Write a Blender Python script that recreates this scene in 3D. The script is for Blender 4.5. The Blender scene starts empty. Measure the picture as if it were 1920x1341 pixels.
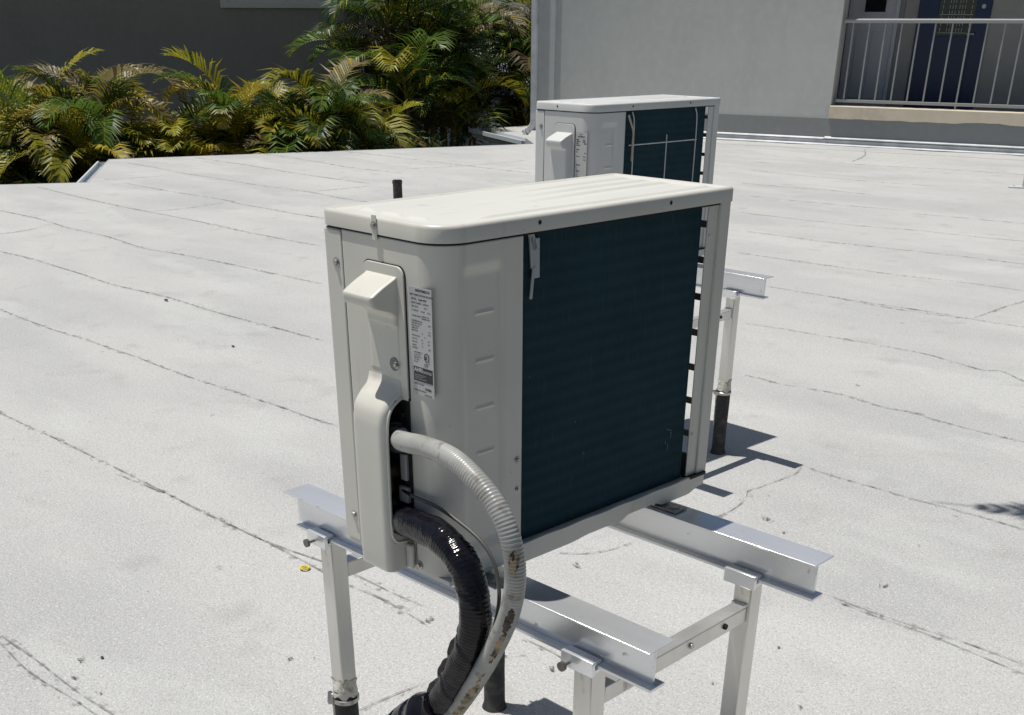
import bpy, bmesh, math, random
from mathutils import Vector, Matrix, noise
R = math.radians
PI = math.pi
sc = bpy.context.scene
col = sc.collection

# ---------------------------------------------------------------- camera
CAM = Vector((1.5781, -1.1552, 0.8535))
p_, y_, r_ = R(29.839), R(44.567), R(0.266)
fwd = Vector((-math.sin(y_)*math.cos(p_), math.cos(y_)*math.cos(p_), -math.sin(p_)))
rt = Vector((math.cos(y_), math.sin(y_), 0))
up = rt.cross(fwd)
r2 = rt*math.cos(r_) + up*math.sin(r_)
u2 = up*math.cos(r_) - rt*math.sin(r_)
cd = bpy.data.cameras.new('camera')
cam = bpy.data.objects.new('camera', cd)
col.objects.link(cam)
m = Matrix((r2, u2, -fwd)).transposed().to_4x4()
m.translation = CAM
cam.matrix_world = m
cd.sensor_width = 36
cd.lens = 2064.96*36/1920
cd.shift_y = (1234.0-670.5)/1920
cd.clip_start = 0.05
cd.clip_end = 2000
sc.camera = cam
# ---------------------------------------------------------------- sky and sun
SUNV = Vector((0.25, 0.138, -1.0)).normalized()      # direction the light travels
w = bpy.data.worlds.new('World')
sc.world = w
w.use_nodes = True
nt = w.node_tree
bg = nt.nodes['Background']
sky = nt.nodes.new('ShaderNodeTexSky')
sky.sky_type = 'NISHITA'
sky.sun_disc = False
sky.sun_elevation = math.asin(-SUNV.z)
sky.sun_rotation = math.atan2(-SUNV.x, -SUNV.y)
sky.air_density = 1.0
sky.dust_density = 1.5
nt.links.new(sky.outputs[0], bg.inputs[0])
bg.inputs[1].default_value = 0.052
sl = bpy.data.lights.new('sun', 'SUN')
sl.energy = 4.15
sl.angle = R(0.5)
sl.color = (1.0, 0.965, 0.91)
so = bpy.data.objects.new('sun', sl)
so.rotation_euler = SUNV.to_track_quat('-Z', 'Y').to_euler()
so.location = (0, 0, 8)
col.objects.link(so)
sc.view_settings.view_transform = 'Standard'
sc.view_settings.look = 'None'
sc.view_settings.exposure = 0.0
sc.view_settings.gamma = 1
sc.render.engine = 'CYCLES'

# ---------------------------------------------------------------- materials
def mat(name, c, rough=.6, metal=0, spec=.5, coat=0):
    m = bpy.data.materials.new(name)
    m.use_nodes = True
    b = m.node_tree.nodes['Principled BSDF']
    b.inputs['Base Color'].default_value = (*c, 1)
    b.inputs['Roughness'].default_value = rough
    b.inputs['Metallic'].default_value = metal
    b.inputs['Specular IOR Level'].default_value = spec
    b.inputs['Coat Weight'].default_value = coat
    return m
def N(m, t, **kw):
    n = m.node_tree.nodes.new(t)
    for k, v in kw.items(): setattr(n, k, v)
    return n
def noisecol(m, c1, c2, scale, lo=.35, hi=.65, detail=5, stretch=None, bump=0, bscale=None, rough=None, dist=.01, base=None):
    """mix two colours by noise in object space; optional bump"""
    nt = m.node_tree; L = nt.links; b = nt.nodes['Principled BSDF']
    tc = N(m, 'ShaderNodeTexCoord'); mp = N(m, 'ShaderNodeMapping')
    L.new(tc.outputs['Object'], mp.inputs[0])
    if stretch: mp.inputs['Scale'].default_value = stretch
    nz = N(m, 'ShaderNodeTexNoise'); nz.inputs['Scale'].default_value = scale; nz.inputs['Detail'].default_value = detail
    L.new(mp.outputs[0], nz.inputs['Vector'])
    mr = N(m, 'ShaderNodeMapRange'); mr.inputs[1].default_value = lo; mr.inputs[2].default_value = hi
    L.new(nz.outputs[0], mr.inputs[0])
    mx = N(m, 'ShaderNodeMix', data_type='RGBA')
    L.new(mr.outputs[0], mx.inputs[0])
    if base is None: mx.inputs[6].default_value = (*c1, 1)
    else: L.new(base, mx.inputs[6])
    mx.inputs[7].default_value = (*c2, 1)
    L.new(mx.outputs[2], b.inputs['Base Color'])
    if rough:
        r = N(m, 'ShaderNodeMapRange'); r.inputs[3].default_value = rough[0]; r.inputs[4].default_value = rough[1]
        L.new(mr.outputs[0], r.inputs[0]); L.new(r.outputs[0], b.inputs['Roughness'])
    if bump:
        n2 = N(m, 'ShaderNodeTexNoise'); n2.inputs['Scale'].default_value = bscale or scale; n2.inputs['Detail'].default_value = 3
        L.new(tc.outputs['Object'], n2.inputs['Vector'])
        bp = N(m, 'ShaderNodeBump'); bp.inputs['Strength'].default_value = bump; bp.inputs['Distance'].default_value = dist
        L.new(n2.outputs[0], bp.inputs['Height']); L.new(bp.outputs[0], b.inputs['Normal'])
    return mx.outputs[2]

cream = mat('cream_paint', (.56, .55, .485), .42)
c_ = noisecol(cream, (.68, .665, .595), (.63, .615, .55), 6, rough=(.38, .5))
c_ = noisecol(cream, None, (.50, .475, .40), 26, stretch=(1, 1, .07), lo=.60, hi=.86, base=c_)
noisecol(cream, None, (.42, .40, .34), 120, lo=.70, hi=.78, base=c_, rough=(.36, .6), bump=.05, bscale=900, dist=.001)
creamtop = mat('weathered_cream_paint', (.6, .6, .54), .5)
c_ = noisecol(creamtop, (.69, .69, .635), (.64, .635, .58), 9, stretch=(1, .35, 1), lo=.42, hi=.72, rough=(.4, .6))
c_ = noisecol(creamtop, None, (.56, .55, .50), 60, stretch=(1, .12, 1), lo=.58, hi=.9, base=c_)
noisecol(creamtop, None, (.40, .38, .33), 30, lo=.68, hi=.86, base=c_, bump=.04, bscale=800, dist=.001)
white = mat('pale_grey_paint', (.66, .665, .65), .45)
c_ = noisecol(white, (.66, .665, .645), (.60, .605, .59), 5, rough=(.4, .55))
noisecol(white, None, (.48, .48, .45), 24, stretch=(1, 1, .08), lo=.60, hi=.85, base=c_)
dark = mat('black_gap', (.006, .006, .007), .7)
blackpl = mat('black_plastic', (.012, .012, .014), .45)
alu = mat('mill_aluminium', (.62, .63, .65), .38, .62)
c_ = noisecol(alu, (.90, .91, .92), (.78, .79, .81), 14, stretch=(.25, 1, 1), lo=.35, hi=.7, bump=.06, bscale=60, rough=(.22, .34), dist=.002)
noisecol(alu, None, (.26, .26, .26), 45, lo=.67, hi=.82, base=c_, rough=(.24, .55), bump=.03, bscale=60, dist=.002)
aludull = mat('oxidised_aluminium', (.6, .59, .56), .5, .85)
c_ = noisecol(aludull, (.78, .77, .73), (.64, .63, .60), 10, stretch=(1, 1, .3), rough=(.42, .6))
noisecol(aludull, None, (.22, .21, .19), 25, stretch=(1, 1, .35), lo=.64, hi=.78, base=c_, rough=(.42, .7))
steel = mat('zinc_steel', (.45, .44, .42), .35, 1)
bolt_m = mat('tarnished_bolt', (.20, .19, .17), .4, .8)
sealant = mat('old_white_sealant', (.68, .65, .55), .7)
noisecol(sealant, (.7, .67, .58), (.35, .31, .24), 60, lo=.5, hi=.7, bump=.4, bscale=80)
tar = mat('bituminous_pipe_wrap', (.035, .034, .034), .75)
noisecol(tar, (.028, .027, .028), (.085, .08, .07), 40, lo=.45, hi=.75, bump=.5, bscale=60, dist=.004)
pvc = mat('grey_conduit_jacket', (.42, .42, .39), .38)
c_ = noisecol(pvc, (.40, .405, .385), (.30, .30, .28), 18, rough=(.3, .5))
noisecol(pvc, None, (.17, .155, .13), 42, lo=.56, hi=.72, base=c_, rough=(.32, .6))
brown = mat('scuffed_tan_patch', (.3, .23, .14), .7)
noisecol(brown, (.36, .28, .18), (.06, .045, .035), 55, lo=.45, hi=.62, bump=.4, bscale=150, dist=.003)
sooty = mat('torn_black_patch', (.03, .026, .022), .8)
noisecol(sooty, (.02, .018, .016), (.10, .08, .06), 120, bump=.5, bscale=200, dist=.003)
vinyl = mat('black_vinyl_wrap', (.008, .008, .011), .17, spec=.24, coat=.0)
noisecol(vinyl, (.005, .005, .008), (.010, .010, .014), 40, rough=(.07, .16), bump=.10, bscale=120, dist=.003)
cable = mat('dusty_grey_cable', (.10, .10, .09), .5)
labelm = mat('sticker_paper', (.50, .51, .50), .35)
ink = mat('printed_ink', (.03, .03, .035), .5)
greyink = mat('grey_ink', (.2, .2, .21), .5)
badgeink = mat('white_print', (.55, .55, .55), .5)
clear = mat('cloudy_plastic', (.42, .45, .45), .25)
yellow = mat('yellow_plastic', (.75, .56, .04), .4)

# finned coil
coilm = mat('coil_fins', (.006, .03, .045), .8)
nt = coilm.node_tree; L = nt.links; b = nt.nodes['Principled BSDF']
tc = N(coilm, 'ShaderNodeTexCoord'); sx = N(coilm, 'ShaderNodeSeparateXYZ'); L.new(tc.outputs['Object'], sx.inputs[0])
wv = N(coilm, 'ShaderNodeMath', operation='MULTIPLY'); wv.inputs[1].default_value = 2*PI/.0254; L.new(sx.outputs['Z'], wv.inputs[0])
sn = N(coilm, 'ShaderNodeMath', operation='SINE'); L.new(wv.outputs[0], sn.inputs[0])
nz = N(coilm, 'ShaderNodeTexNoise'); nz.inputs['Scale'].default_value = 7; nz.inputs['Detail'].default_value = 4; L.new(tc.outputs['Object'], nz.inputs['Vector'])
ad = N(coilm, 'ShaderNodeMath', operation='MULTIPLY_ADD'); ad.inputs[1].default_value = .16; L.new(sn.outputs[0], ad.inputs[0]); L.new(nz.outputs[0], ad.inputs[2])
mx = N(coilm, 'ShaderNodeMix', data_type='RGBA'); L.new(ad.outputs[0], mx.inputs[0])
mx.inputs[6].default_value = (.012, .036, .047, 1); mx.inputs[7].default_value = (.021, .060, .076, 1)
L.new(mx.outputs[2], b.inputs['Base Color'])
fy = N(coilm, 'ShaderNodeMath', operation='MULTIPLY'); fy.inputs[1].default_value = 2*PI/.0018; L.new(sx.outputs['Y'], fy.inputs[0])
fs = N(coilm, 'ShaderNodeMath', operation='SINE'); L.new(fy.outputs[0], fs.inputs[0])
bp = N(coilm, 'ShaderNodeBump'); bp.inputs['Strength'].default_value = .5; bp.inputs['Distance'].default_value = .001
L.new(fs.outputs[0], bp.inputs['Height']); L.new(bp.outputs[0], b.inputs['Normal'])
mpc = N(coilm, 'ShaderNodeMapping'); mpc.inputs['Scale'].default_value = (1, 9, 1); L.new(tc.outputs['Object'], mpc.inputs[0])
n3 = N(coilm, 'ShaderNodeTexNoise'); n3.inputs['Scale'].default_value = 26; n3.inputs['Detail'].default_value = 5; L.new(mpc.outputs[0], n3.inputs['Vector'])
r3 = N(coilm, 'ShaderNodeMapRange'); r3.inputs[1].default_value = .58; r3.inputs[2].default_value = .85; L.new(n3.outputs[0], r3.inputs[0])
m3 = N(coilm, 'ShaderNodeMix', data_type='RGBA'); L.new(r3.outputs[0], m3.inputs[0]); L.new(mx.outputs[2], m3.inputs[6]); m3.inputs[7].default_value = (.035, .075, .085, 1)
L.new(m3.outputs[2], b.inputs['Base Color'])
b.inputs['Specular IOR Level'].default_value = .14

# granulated white roofing
roofm = mat('granulated_white_roofing', (.6, .6, .58), .9, spec=.2)
nt = roofm.node_tree; L = nt.links; b = nt.nodes['Principled BSDF']
tc = N(roofm, 'ShaderNodeTexCoord')
def nzn(scale, detail, lo, hi, mp=None):
    n = N(roofm, 'ShaderNodeTexNoise'); n.inputs['Scale'].default_value = scale; n.inputs['Detail'].default_value = detail
    L.new(mp or tc.outputs['Object'], n.inputs['Vector'])
    r = N(roofm, 'ShaderNodeMapRange'); r.inputs[1].default_value = lo; r.inputs[2].default_value = hi
    L.new(n.outputs[0], r.inputs[0]); return n, r
def mixin(fac, c, prev, amt=1):
    x = N(roofm, 'ShaderNodeMix', data_type='RGBA')
    if amt != 1:
        a = N(roofm, 'ShaderNodeMath', operation='MULTIPLY'); a.inputs[1].default_value = amt; L.new(fac, a.inputs[0]); fac = a.outputs[0]
    L.new(fac, x.inputs[0])
    if prev is None: x.inputs[6].default_value = (.50, .50, .485, 1)
    else: L.new(prev, x.inputs[6])
    x.inputs[7].default_value = (*c, 1); return x.outputs[2]
mp = N(roofm, 'ShaderNodeMapping'); mp.inputs['Rotation'].default_value = (0, 0, R(-28)); mp.inputs['Scale'].default_value = (1, 2.2, 1)
L.new(tc.outputs['Object'], mp.inputs[0])
_, a = nzn(.55, 6, .40, .62, mp.outputs[0]); c = mixin(a.outputs[0], (.435, .438, .432), None)          # broad tonal drift
_, a = nzn(.9, 6, .53, .63, mp.outputs[0]); c = mixin(a.outputs[0], (.545, .55, .53), c, .55)            # pale washed patches
_, a = nzn(4, 6, .58, .75); c = mixin(a.outputs[0], (.37, .365, .35), c, .6)                            # dusty blotches
g1, a = nzn(190, 3, .50, .66); c = mixin(a.outputs[0], (.18, .185, .175), c, .45)                            # dark granules
g2, a = nzn(120, 2, .56, .72); c = mixin(a.outputs[0], (.76, .76, .74), c, .52)                            # light granules
_, a = nzn(23, 6, .70, .80); c = mixin(a.outputs[0], (.16, .155, .15), c, .55)                             # soot specks
L.new(c, b.inputs['Base Color'])
bp = N(roofm, 'ShaderNodeBump'); bp.inputs['Strength'].default_value = .55; bp.inputs['Distance'].default_value = .0035
L.new(g1.outputs[0], bp.inputs['Height'])
n5 = N(roofm, 'ShaderNodeTexNoise'); n5.inputs['Scale'].default_value = 2.2; L.new(tc.outputs['Object'], n5.inputs['Vector'])
bp2 = N(roofm, 'ShaderNodeBump'); bp2.inputs['Strength'].default_value = .35; bp2.inputs['Distance'].default_value = .03
L.new(n5.outputs[0], bp2.inputs['Height']); L.new(bp2.outputs[0], bp.inputs['Normal'])
L.new(bp.outputs[0], b.inputs['Normal'])

def dirtmat(name, colr, scale, lo, hi):
    """soot caught along a lap joint: shows only where noise is high"""
    m = mat(name, colr, .95, spec=.1); nt = m.node_tree; L = nt.links; b = nt.nodes['Principled BSDF']
    tc = N(m, 'ShaderNodeTexCoord'); n = N(m, 'ShaderNodeTexNoise'); n.inputs['Scale'].default_value = scale; n.inputs['Detail'].default_value = 6
    L.new(tc.outputs['Object'], n.inputs['Vector'])
    r = N(m, 'ShaderNodeMapRange'); r.inputs[1].default_value = lo; r.inputs[2].default_value = hi; L.new(n.outputs[0], r.inputs[0])
    L.new(r.outputs[0], b.inputs['Alpha']); return m
seamd = dirtmat('lap_joint_soot', (.22, .22, .205), 18, .34, .70)
seamf = dirtmat('faint_lap_soot', (.27, .265, .25), 38, .54, .84)
spotd = dirtmat('soot_spot', (.13, .125, .115), 75, .48, .66)

# stucco walls
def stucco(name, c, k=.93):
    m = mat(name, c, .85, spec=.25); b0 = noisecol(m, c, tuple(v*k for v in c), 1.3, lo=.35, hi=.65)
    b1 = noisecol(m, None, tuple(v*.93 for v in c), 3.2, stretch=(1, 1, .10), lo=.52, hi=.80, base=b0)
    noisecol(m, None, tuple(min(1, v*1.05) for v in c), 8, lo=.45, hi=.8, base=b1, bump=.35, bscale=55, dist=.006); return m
wallm = stucco('grey_stucco', (.53, .545, .52))
bandm = stucco('slate_grey_band_paint', (.27, .285, .285), .95)
curbm = stucco('peeling_cream_curb', (.70, .62, .49), .85)
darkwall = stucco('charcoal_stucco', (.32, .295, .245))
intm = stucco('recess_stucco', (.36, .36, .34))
palewin = mat('pale_window_surround', (.62, .60, .53), .6)
flash = mat('white_metal_flashing', (.66, .68, .69), .45)
noisecol(flash, (.66, .68, .69), (.5, .52, .53), 5)
gutm = mat('grey_white_gutter', (.62, .66, .70), .45)
railm = mat('grey_rail_paint', (.30, .31, .315), .45)
doorw = mat('white_door_paint', (.56, .58, .62), .45)
navy = mat('navy_door_paint', (.006, .023, .078), .4)
glassm = mat('dark_glass', (.01, .012, .014), .06, spec=.8)
glassg = mat('green_tinted_glass', (.05, .07, .06), .12, spec=.8)
lead = mat('leaded_light', (.5, .52, .5), .3)

# leaves
def leafmat(name, c, tr=.35):
    m = mat(name, c, .42, spec=.35); nt = m.node_tree; L = nt.links; b = nt.nodes['Principled BSDF']
    tc = N(m, 'ShaderNodeTexCoord'); n = N(m, 'ShaderNodeTexNoise'); n.inputs['Scale'].default_value = 2.6; n.inputs['Detail'].default_value = 4
    L.new(tc.outputs['Object'], n.inputs['Vector'])
    r = N(m, 'ShaderNodeMapRange'); r.inputs[1].default_value = .3; r.inputs[2].default_value = .7; r.inputs[3].default_value = .6; r.inputs[4].default_value = 1.35
    L.new(n.outputs[0], r.inputs[0])
    v = N(m, 'ShaderNodeMix', data_type='RGBA', blend_type='MULTIPLY'); v.inputs[0].default_value = 1; v.inputs[6].default_value = (*c, 1)
    L.new(r.outputs[0], v.inputs[7]); L.new(v.outputs[2], b.inputs['Base Color'])
    t = N(m, 'ShaderNodeBsdfTranslucent'); L.new(v.outputs[2], t.inputs[0])
    ms = N(m, 'ShaderNodeMixShader'); ms.inputs[0].default_value = tr
    L.new(b.outputs[0], ms.inputs[1]); L.new(t.outputs[0], ms.inputs[2]); L.new(ms.outputs[0], nt.nodes['Material Output'].inputs[0])
    return m
leafs = [leafmat('green_leaf', (.10, .17, .024)), leafmat('dark_green_leaf', (.032, .068, .016)), leafmat('yellow_green_leaf', (.30, .29, .024)),
         leafmat('golden_leaf', (.42, .33, .03)), leafmat('dry_tan_leaf', (.30, .25, .12)), leafmat('brown_leaf', (.11, .08, .04))]
stemm = mat('ringed_palm_stem', (.13, .11, .05), .7)
noisecol(stemm, (.17, .15, .05), (.07, .055, .035), 8, stretch=(1, 1, 3))
soil = mat('dark_mulch', (.03, .027, .02), .95); noisecol(soil, (.02, .02, .014), (.05, .05, .03), 3)
asph = mat('far_asphalt', (.12, .12, .12), .9)
car_w = mat('white_car_paint', (.8, .8, .8), .2)
SEAMS=[[(-3.985,0.728),(-3.652,0.741),(-3.244,0.757),(-2.812,0.764),(-2.169,0.766),(-1.659,0.767),(-1.282,0.812),(-1.107,0.827),(-0.861,0.836),(-0.725,0.842)],
[(-2.542,0.728),(-2.244,0.761),(-1.932,0.768),(-1.587,0.773),(-1.240,0.770),(-1.057,0.764),(-0.876,0.779),(-0.633,0.753)],
[(-6.298,1.669),(-5.788,1.664),(-5.172,1.657),(-4.637,1.686),(-4.054,1.698),(-3.673,1.693),(-3.205,1.714),(-2.700,1.731),(-2.399,1.742)],
[(-8.363,2.508),(-7.832,2.546),(-7.280,2.586),(-6.528,2.575),(-6.039,2.557),(-5.449,2.608),(-4.785,2.606),(-4.226,2.626),(-3.658,2.651)],
[(-10.747,3.478),(-10.044,3.501),(-9.215,3.529),(-8.523,3.487),(-7.836,3.503),(-7.178,3.437),(-6.740,3.509),(-6.063,3.562),(-5.493,3.587),(-4.979,3.623)],
[(-11.583,4.570),(-10.987,4.534),(-9.777,4.485),(-9.002,4.492),(-8.136,4.518),(-7.228,4.500),(-6.190,4.534)],
[(-11.298,5.440),(-10.259,5.434),(-9.208,5.487),(-8.869,5.440),(-8.341,5.447),(-7.751,5.450),(-7.240,5.503)],
[(-11.832,6.441),(-11.217,6.440),(-10.085,6.439),(-9.807,6.452),(-9.128,6.500),(-8.466,6.449),(-7.720,6.482)],
[(-13.173,6.534),(-12.426,6.500),(-11.809,6.465)],
[(-13.176,7.532),(-11.665,7.497),(-10.590,7.433),(-9.148,7.434)],
[(-12.884,8.490),(-11.767,8.437),(-10.650,8.313),(-9.699,8.384)],
[(-12.534,9.548),(-11.193,9.565),(-9.846,9.539),(-8.621,9.534)],
[(-9.002,4.492),(-8.923,4.836),(-9.022,5.393)],
[(-8.657,2.628),(-8.674,2.910),(-8.686,3.104),(-8.800,3.371)],
[(-11.705,5.454),(-11.594,5.496),(-11.500,6.139)],
[(-9.128,6.500),(-9.070,6.892),(-9.072,7.372)],
[(-10.098,8.726),(-9.861,9.430),(-9.748,10.608)],
[(-1.748,-0.181),(-1.525,-0.177),(-1.319,-0.173),(-1.077,-0.163),(-0.884,-0.156),(-0.664,-0.142)],
[(-1.734,-0.187),(-1.474,-0.199),(-1.238,-0.211),(-0.997,-0.191),(-0.807,-0.182)],
[(-0.458,0.271),(-0.443,0.320),(-0.434,0.415),(-0.418,0.555),(-0.383,0.706),(-0.329,0.869)],
[(-3.789,9.808),(-2.999,9.941),(-2.705,9.967),(-2.420,9.992)],
[(-5.002,8.639),(-4.397,8.670),(-3.755,8.733),(-3.197,8.874),(-2.754,8.917),(-2.298,8.994),(-2.044,9.037)],
[(-4.266,7.716),(-3.623,7.732),(-3.111,7.807),(-2.322,7.921),(-1.858,7.945),(-1.619,7.957)],
[(-3.703,6.762),(-2.969,6.795),(-2.310,6.846),(-1.876,6.931),(-1.444,6.955),(-1.229,6.967)],
[(-2.790,5.801),(-2.379,5.817),(-1.974,5.829),(-1.671,5.869),(-1.318,5.868),(-0.999,5.893),(-0.812,5.907)],
[(-2.234,5.820),(-1.950,5.785),(-1.642,5.811),(-1.311,5.854)],
[(-1.318,5.868),(-1.322,6.249),(-1.308,6.630),(-1.289,7.120)],
[(-2.266,4.754),(-1.891,4.806),(-1.548,4.844),(-1.160,4.862),(-0.922,4.815),(-0.746,4.764),(-0.669,4.813),(-0.503,4.708),(-0.286,4.572)],
[(-1.614,3.777),(-1.470,3.780),(-1.343,3.770),(-1.215,3.805),(-1.018,3.822),(-0.799,3.781),(-0.653,3.810),(-0.566,3.782),(-0.331,3.753),(-0.106,3.760),(0.031,3.765)],
[(-0.633,2.802),(-0.528,2.783),(-0.378,2.779),(-0.146,2.777),(0.043,2.790),(0.304,2.780),(0.421,2.776)],
[(0.066,1.806),(0.230,1.802),(0.388,1.807),(0.536,1.814),(0.709,1.814),(0.799,1.814)],
[(0.104,1.790),(0.241,1.783),(0.403,1.788),(0.523,1.778),(0.695,1.762),(0.761,1.761),(0.850,1.760)],
[(-0.633,2.802),(-0.598,2.694),(-0.607,2.548),(-0.618,2.437),(-0.627,2.395),(-0.587,2.324),(-0.556,2.216),(-0.552,2.109),(-0.570,1.934)],
[(-0.757,1.434),(-0.698,1.481),(-0.656,1.548),(-0.635,1.620),(-0.620,1.714)],
[(-7.517,12.708),(-7.235,12.717)],
[(-6.701,13.486),(-6.244,13.493),(-5.102,13.805),(-4.475,13.874),(-4.094,13.917)],
[(-7.075,11.871),(-6.125,11.786),(-5.049,11.930),(-4.553,12.023)],
[(-6.356,10.616),(-5.826,10.674),(-5.339,10.775),(-4.692,10.804)],
[(-5.632,9.748),(-5.095,9.764),(-4.409,9.854),(-3.859,9.944)],
[(-7.405,15.463),(-6.895,14.518),(-6.611,13.681)],
[(-0.407,0.904),(-0.279,0.906),(-0.145,0.894)]]
SPOTS=[(0.172,1.990,0.028),(-0.407,2.205,0.043),(-5.277,2.548,0.017),(-3.949,2.198,0.018),(-2.817,0.512,0.011),(-1.127,-0.137,0.018),(-1.004,-0.129,0.017),(-1.183,-0.032,0.011),(-1.707,0.336,0.009),(-1.211,-0.082,0.024),(-0.800,0.344,0.021),(-0.751,0.401,0.012),(-1.088,0.063,0.012),(-0.996,-0.190,0.020),(-0.696,0.781,0.036),(0.159,1.399,0.005),(-0.334,1.779,0.018),(-1.078,4.026,0.027),(0.383,1.155,0.017),(0.146,1.100,0.015),(-1.572,5.445,0.023),(-0.685,3.083,0.014),(-0.297,2.140,0.015),(-0.729,2.180,0.008),(-0.814,1.389,0.011),(-0.643,1.406,0.032),(-0.373,0.803,0.025),(-0.228,0.840,0.021),(0.098,2.372,0.015),(0.174,2.481,0.011),(-1.001,-0.023,0.009),(-1.451,4.598,0.012),(-0.541,2.410,0.012),(-2.505,0.348,0.008),(-1.114,0.081,0.009)]
# ---------------------------------------------------------------- helpers
def link(name, me, material, parent=None, smooth=None):
    o = bpy.data.objects.new(name, me); col.objects.link(o)
    mats = material if isinstance(material, (list, tuple)) else [material]
    for x in mats: me.materials.append(x)
    if parent: o.parent = parent
    if smooth is not None:
        for p in me.polygons: p.use_smooth = True
        if smooth: me.set_sharp_from_angle(angle=R(smooth))
    return o
def mk(name, bm, material, parent=None, smooth=None, bevel=0, seg=2):
    me = bpy.data.meshes.new(name); bmesh.ops.recalc_face_normals(bm, faces=bm.faces[:])
    bm.to_mesh(me); bm.free()
    o = link(name, me, material, parent, smooth if smooth is not None else (40 if bevel else None))
    if bevel:
        b = o.modifiers.new('edge', 'BEVEL'); b.width = bevel; b.segments = seg; b.limit_method = 'ANGLE'; b.angle_limit = R(40)
    return o
def tag(o, label=None, cat=None, group=None, kind=None):
    if label: o['label'] = label
    if cat: o['category'] = cat
    if group: o['group'] = group
    if kind: o['kind'] = kind
    return o
def empty(name, loc=(0, 0, 0), rz=0):
    o = bpy.data.objects.new(name, None); o.location = loc; o.rotation_euler = (0, 0, rz); o.empty_display_size = .1; col.objects.link(o); return o
def box(bm, x0, x1, y0, y1, z0, z1, mi=0):
    v = [bm.verts.new((x, y, z)) for z in (z0, z1) for y in (y0, y1) for x in (x0, x1)]
    for f in ((0, 2, 3, 1), (4, 5, 7, 6), (0, 1, 5, 4), (2, 6, 7, 3), (0, 4, 6, 2), (1, 3, 7, 5)):
        bm.faces.new([v[i] for i in f]).material_index = mi
    return v
def boxm(bm, M, sx, sy, sz, mi=0):
    v = box(bm, -sx/2, sx/2, -sy/2, sy/2, -sz/2, sz/2, mi)
    for q in v: q.co = M @ q.co
def B(name, dims, material, parent=None, bevel=0, smooth=None):
    bm = bmesh.new(); box(bm, *dims); return mk(name, bm, material, parent, smooth, bevel)
def cyl(bm, p0, p1, r0, r1=None, n=16, cap=True, mi=0):
    p0 = Vector(p0); p1 = Vector(p1); r1 = r0 if r1 is None else r1
    d = (p1-p0).normalized(); a = d.orthogonal().normalized(); b = d.cross(a)
    A = [bm.verts.new(p0+(a*math.cos(t)+b*math.sin(t))*r0) for t in [2*PI*i/n for i in range(n)]]
    Bv = [bm.verts.new(p1+(a*math.cos(t)+b*math.sin(t))*r1) for t in [2*PI*i/n for i in range(n)]]
    for i in range(n):
        f = bm.faces.new((A[i], A[(i+1) % n], Bv[(i+1) % n], Bv[i])); f.material_index = mi
    if cap:
        bm.faces.new(A[::-1]).material_index = mi; bm.faces.new(Bv).material_index = mi
def catmull(P, n):
    P = [Vector(p) for p in P]; P = [P[0]*2-P[1]]+P+[P[-1]*2-P[-2]]; out = []
    for i in range(1, len(P)-2):
        for k in range(n):
            t = k/n; a, b, c, d = P[i-1:i+3]
            out.append(.5*((2*b)+(c-a)*t+(2*a-5*b+4*c-d)*t*t+(3*b-a-3*c+d)*t**3))
    out.append(P[-2]); return out
def resample(P, step):
    out = [P[0]]; acc = 0
    for a, b in zip(P, P[1:]):
        l = (b-a).length; 
        while acc+l >= step:
            t = (step-acc)/l; a = a.lerp(b, t); out.append(a); l = (b-a).length; acc = 0
            if l == 0: break
        acc += l
    return out
def tube(bm, P, rad, n=16, mi=None, cap=True):
    """rad(i, s, ang) gives radius; mi(i, s, ang) a material index"""
    d = (P[1]-P[0]).normalized(); a = d.cross(Vector((0, 0, 1)));
    if a.length < .01: a = d.orthogonal()
    a.normalize(); rings = []; s = 0
    for i, p in enumerate(P):
        if i: s += (p-P[i-1]).length
        t = (P[min(i+1, len(P)-1)]-P[max(i-1, 0)]).normalized()
        a = (a-t*a.dot(t)).normalized(); b = t.cross(a)
        rings.append(([bm.verts.new(p+(a*math.cos(2*PI*k/n)+b*math.sin(2*PI*k/n))*(rad if isinstance(rad, float) else rad(i, s, 2*PI*k/n))) for k in range(n)], s))
    for i, ((A, s), (Bv, _)) in enumerate(zip(rings, rings[1:])):
        for k in range(n):
            f = bm.faces.new((A[k], A[(k+1) % n], Bv[(k+1) % n], Bv[k]))
            if mi: f.material_index = mi(i, s, 2*PI*k/n)
    if cap: bm.faces.new(rings[0][0][::-1]); bm.faces.new(rings[-1][0])
def grid(bm, fn, nu, nv, keep=None):
    V = [[bm.verts.new(fn(i/nu, j/nv)) for j in range(nv+1)] for i in range(nu+1)]
    for i in range(nu):
        for j in range(nv):
            if keep is None or keep((i+.5)/nu, (j+.5)/nv):
                bm.faces.new((V[i][j], V[i+1][j], V[i+1][j+1], V[i][j+1]))
    return V
def text_obj(body, size, M, material, parent, name='lettering', bold=0):
    """M maps text plane (x right, y up) to the parent's space"""
    cu = bpy.data.curves.new('t', 'FONT'); cu.body = body; cu.size = size; cu.offset = bold
    t = bpy.data.objects.new('t', cu); col.objects.link(t)
    dg = bpy.context.evaluated_depsgraph_get(); me = bpy.data.meshes.new_from_object(t.evaluated_get(dg))
    bpy.data.objects.remove(t); me.name = name; me.transform(M); me.materials.clear()
    return me
def merge_text(items, name, material, parent):
    bm = bmesh.new()
    for me in items: bm.from_mesh(me); bpy.data.meshes.remove(me)
    for f in bm.faces: f.material_index = 0
    return mk(name, bm, material, parent)
def smoothstep(a, b, x):
    t = max(0, min(1, (x-a)/(b-a))); return t*t*(3-2*t)
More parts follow.
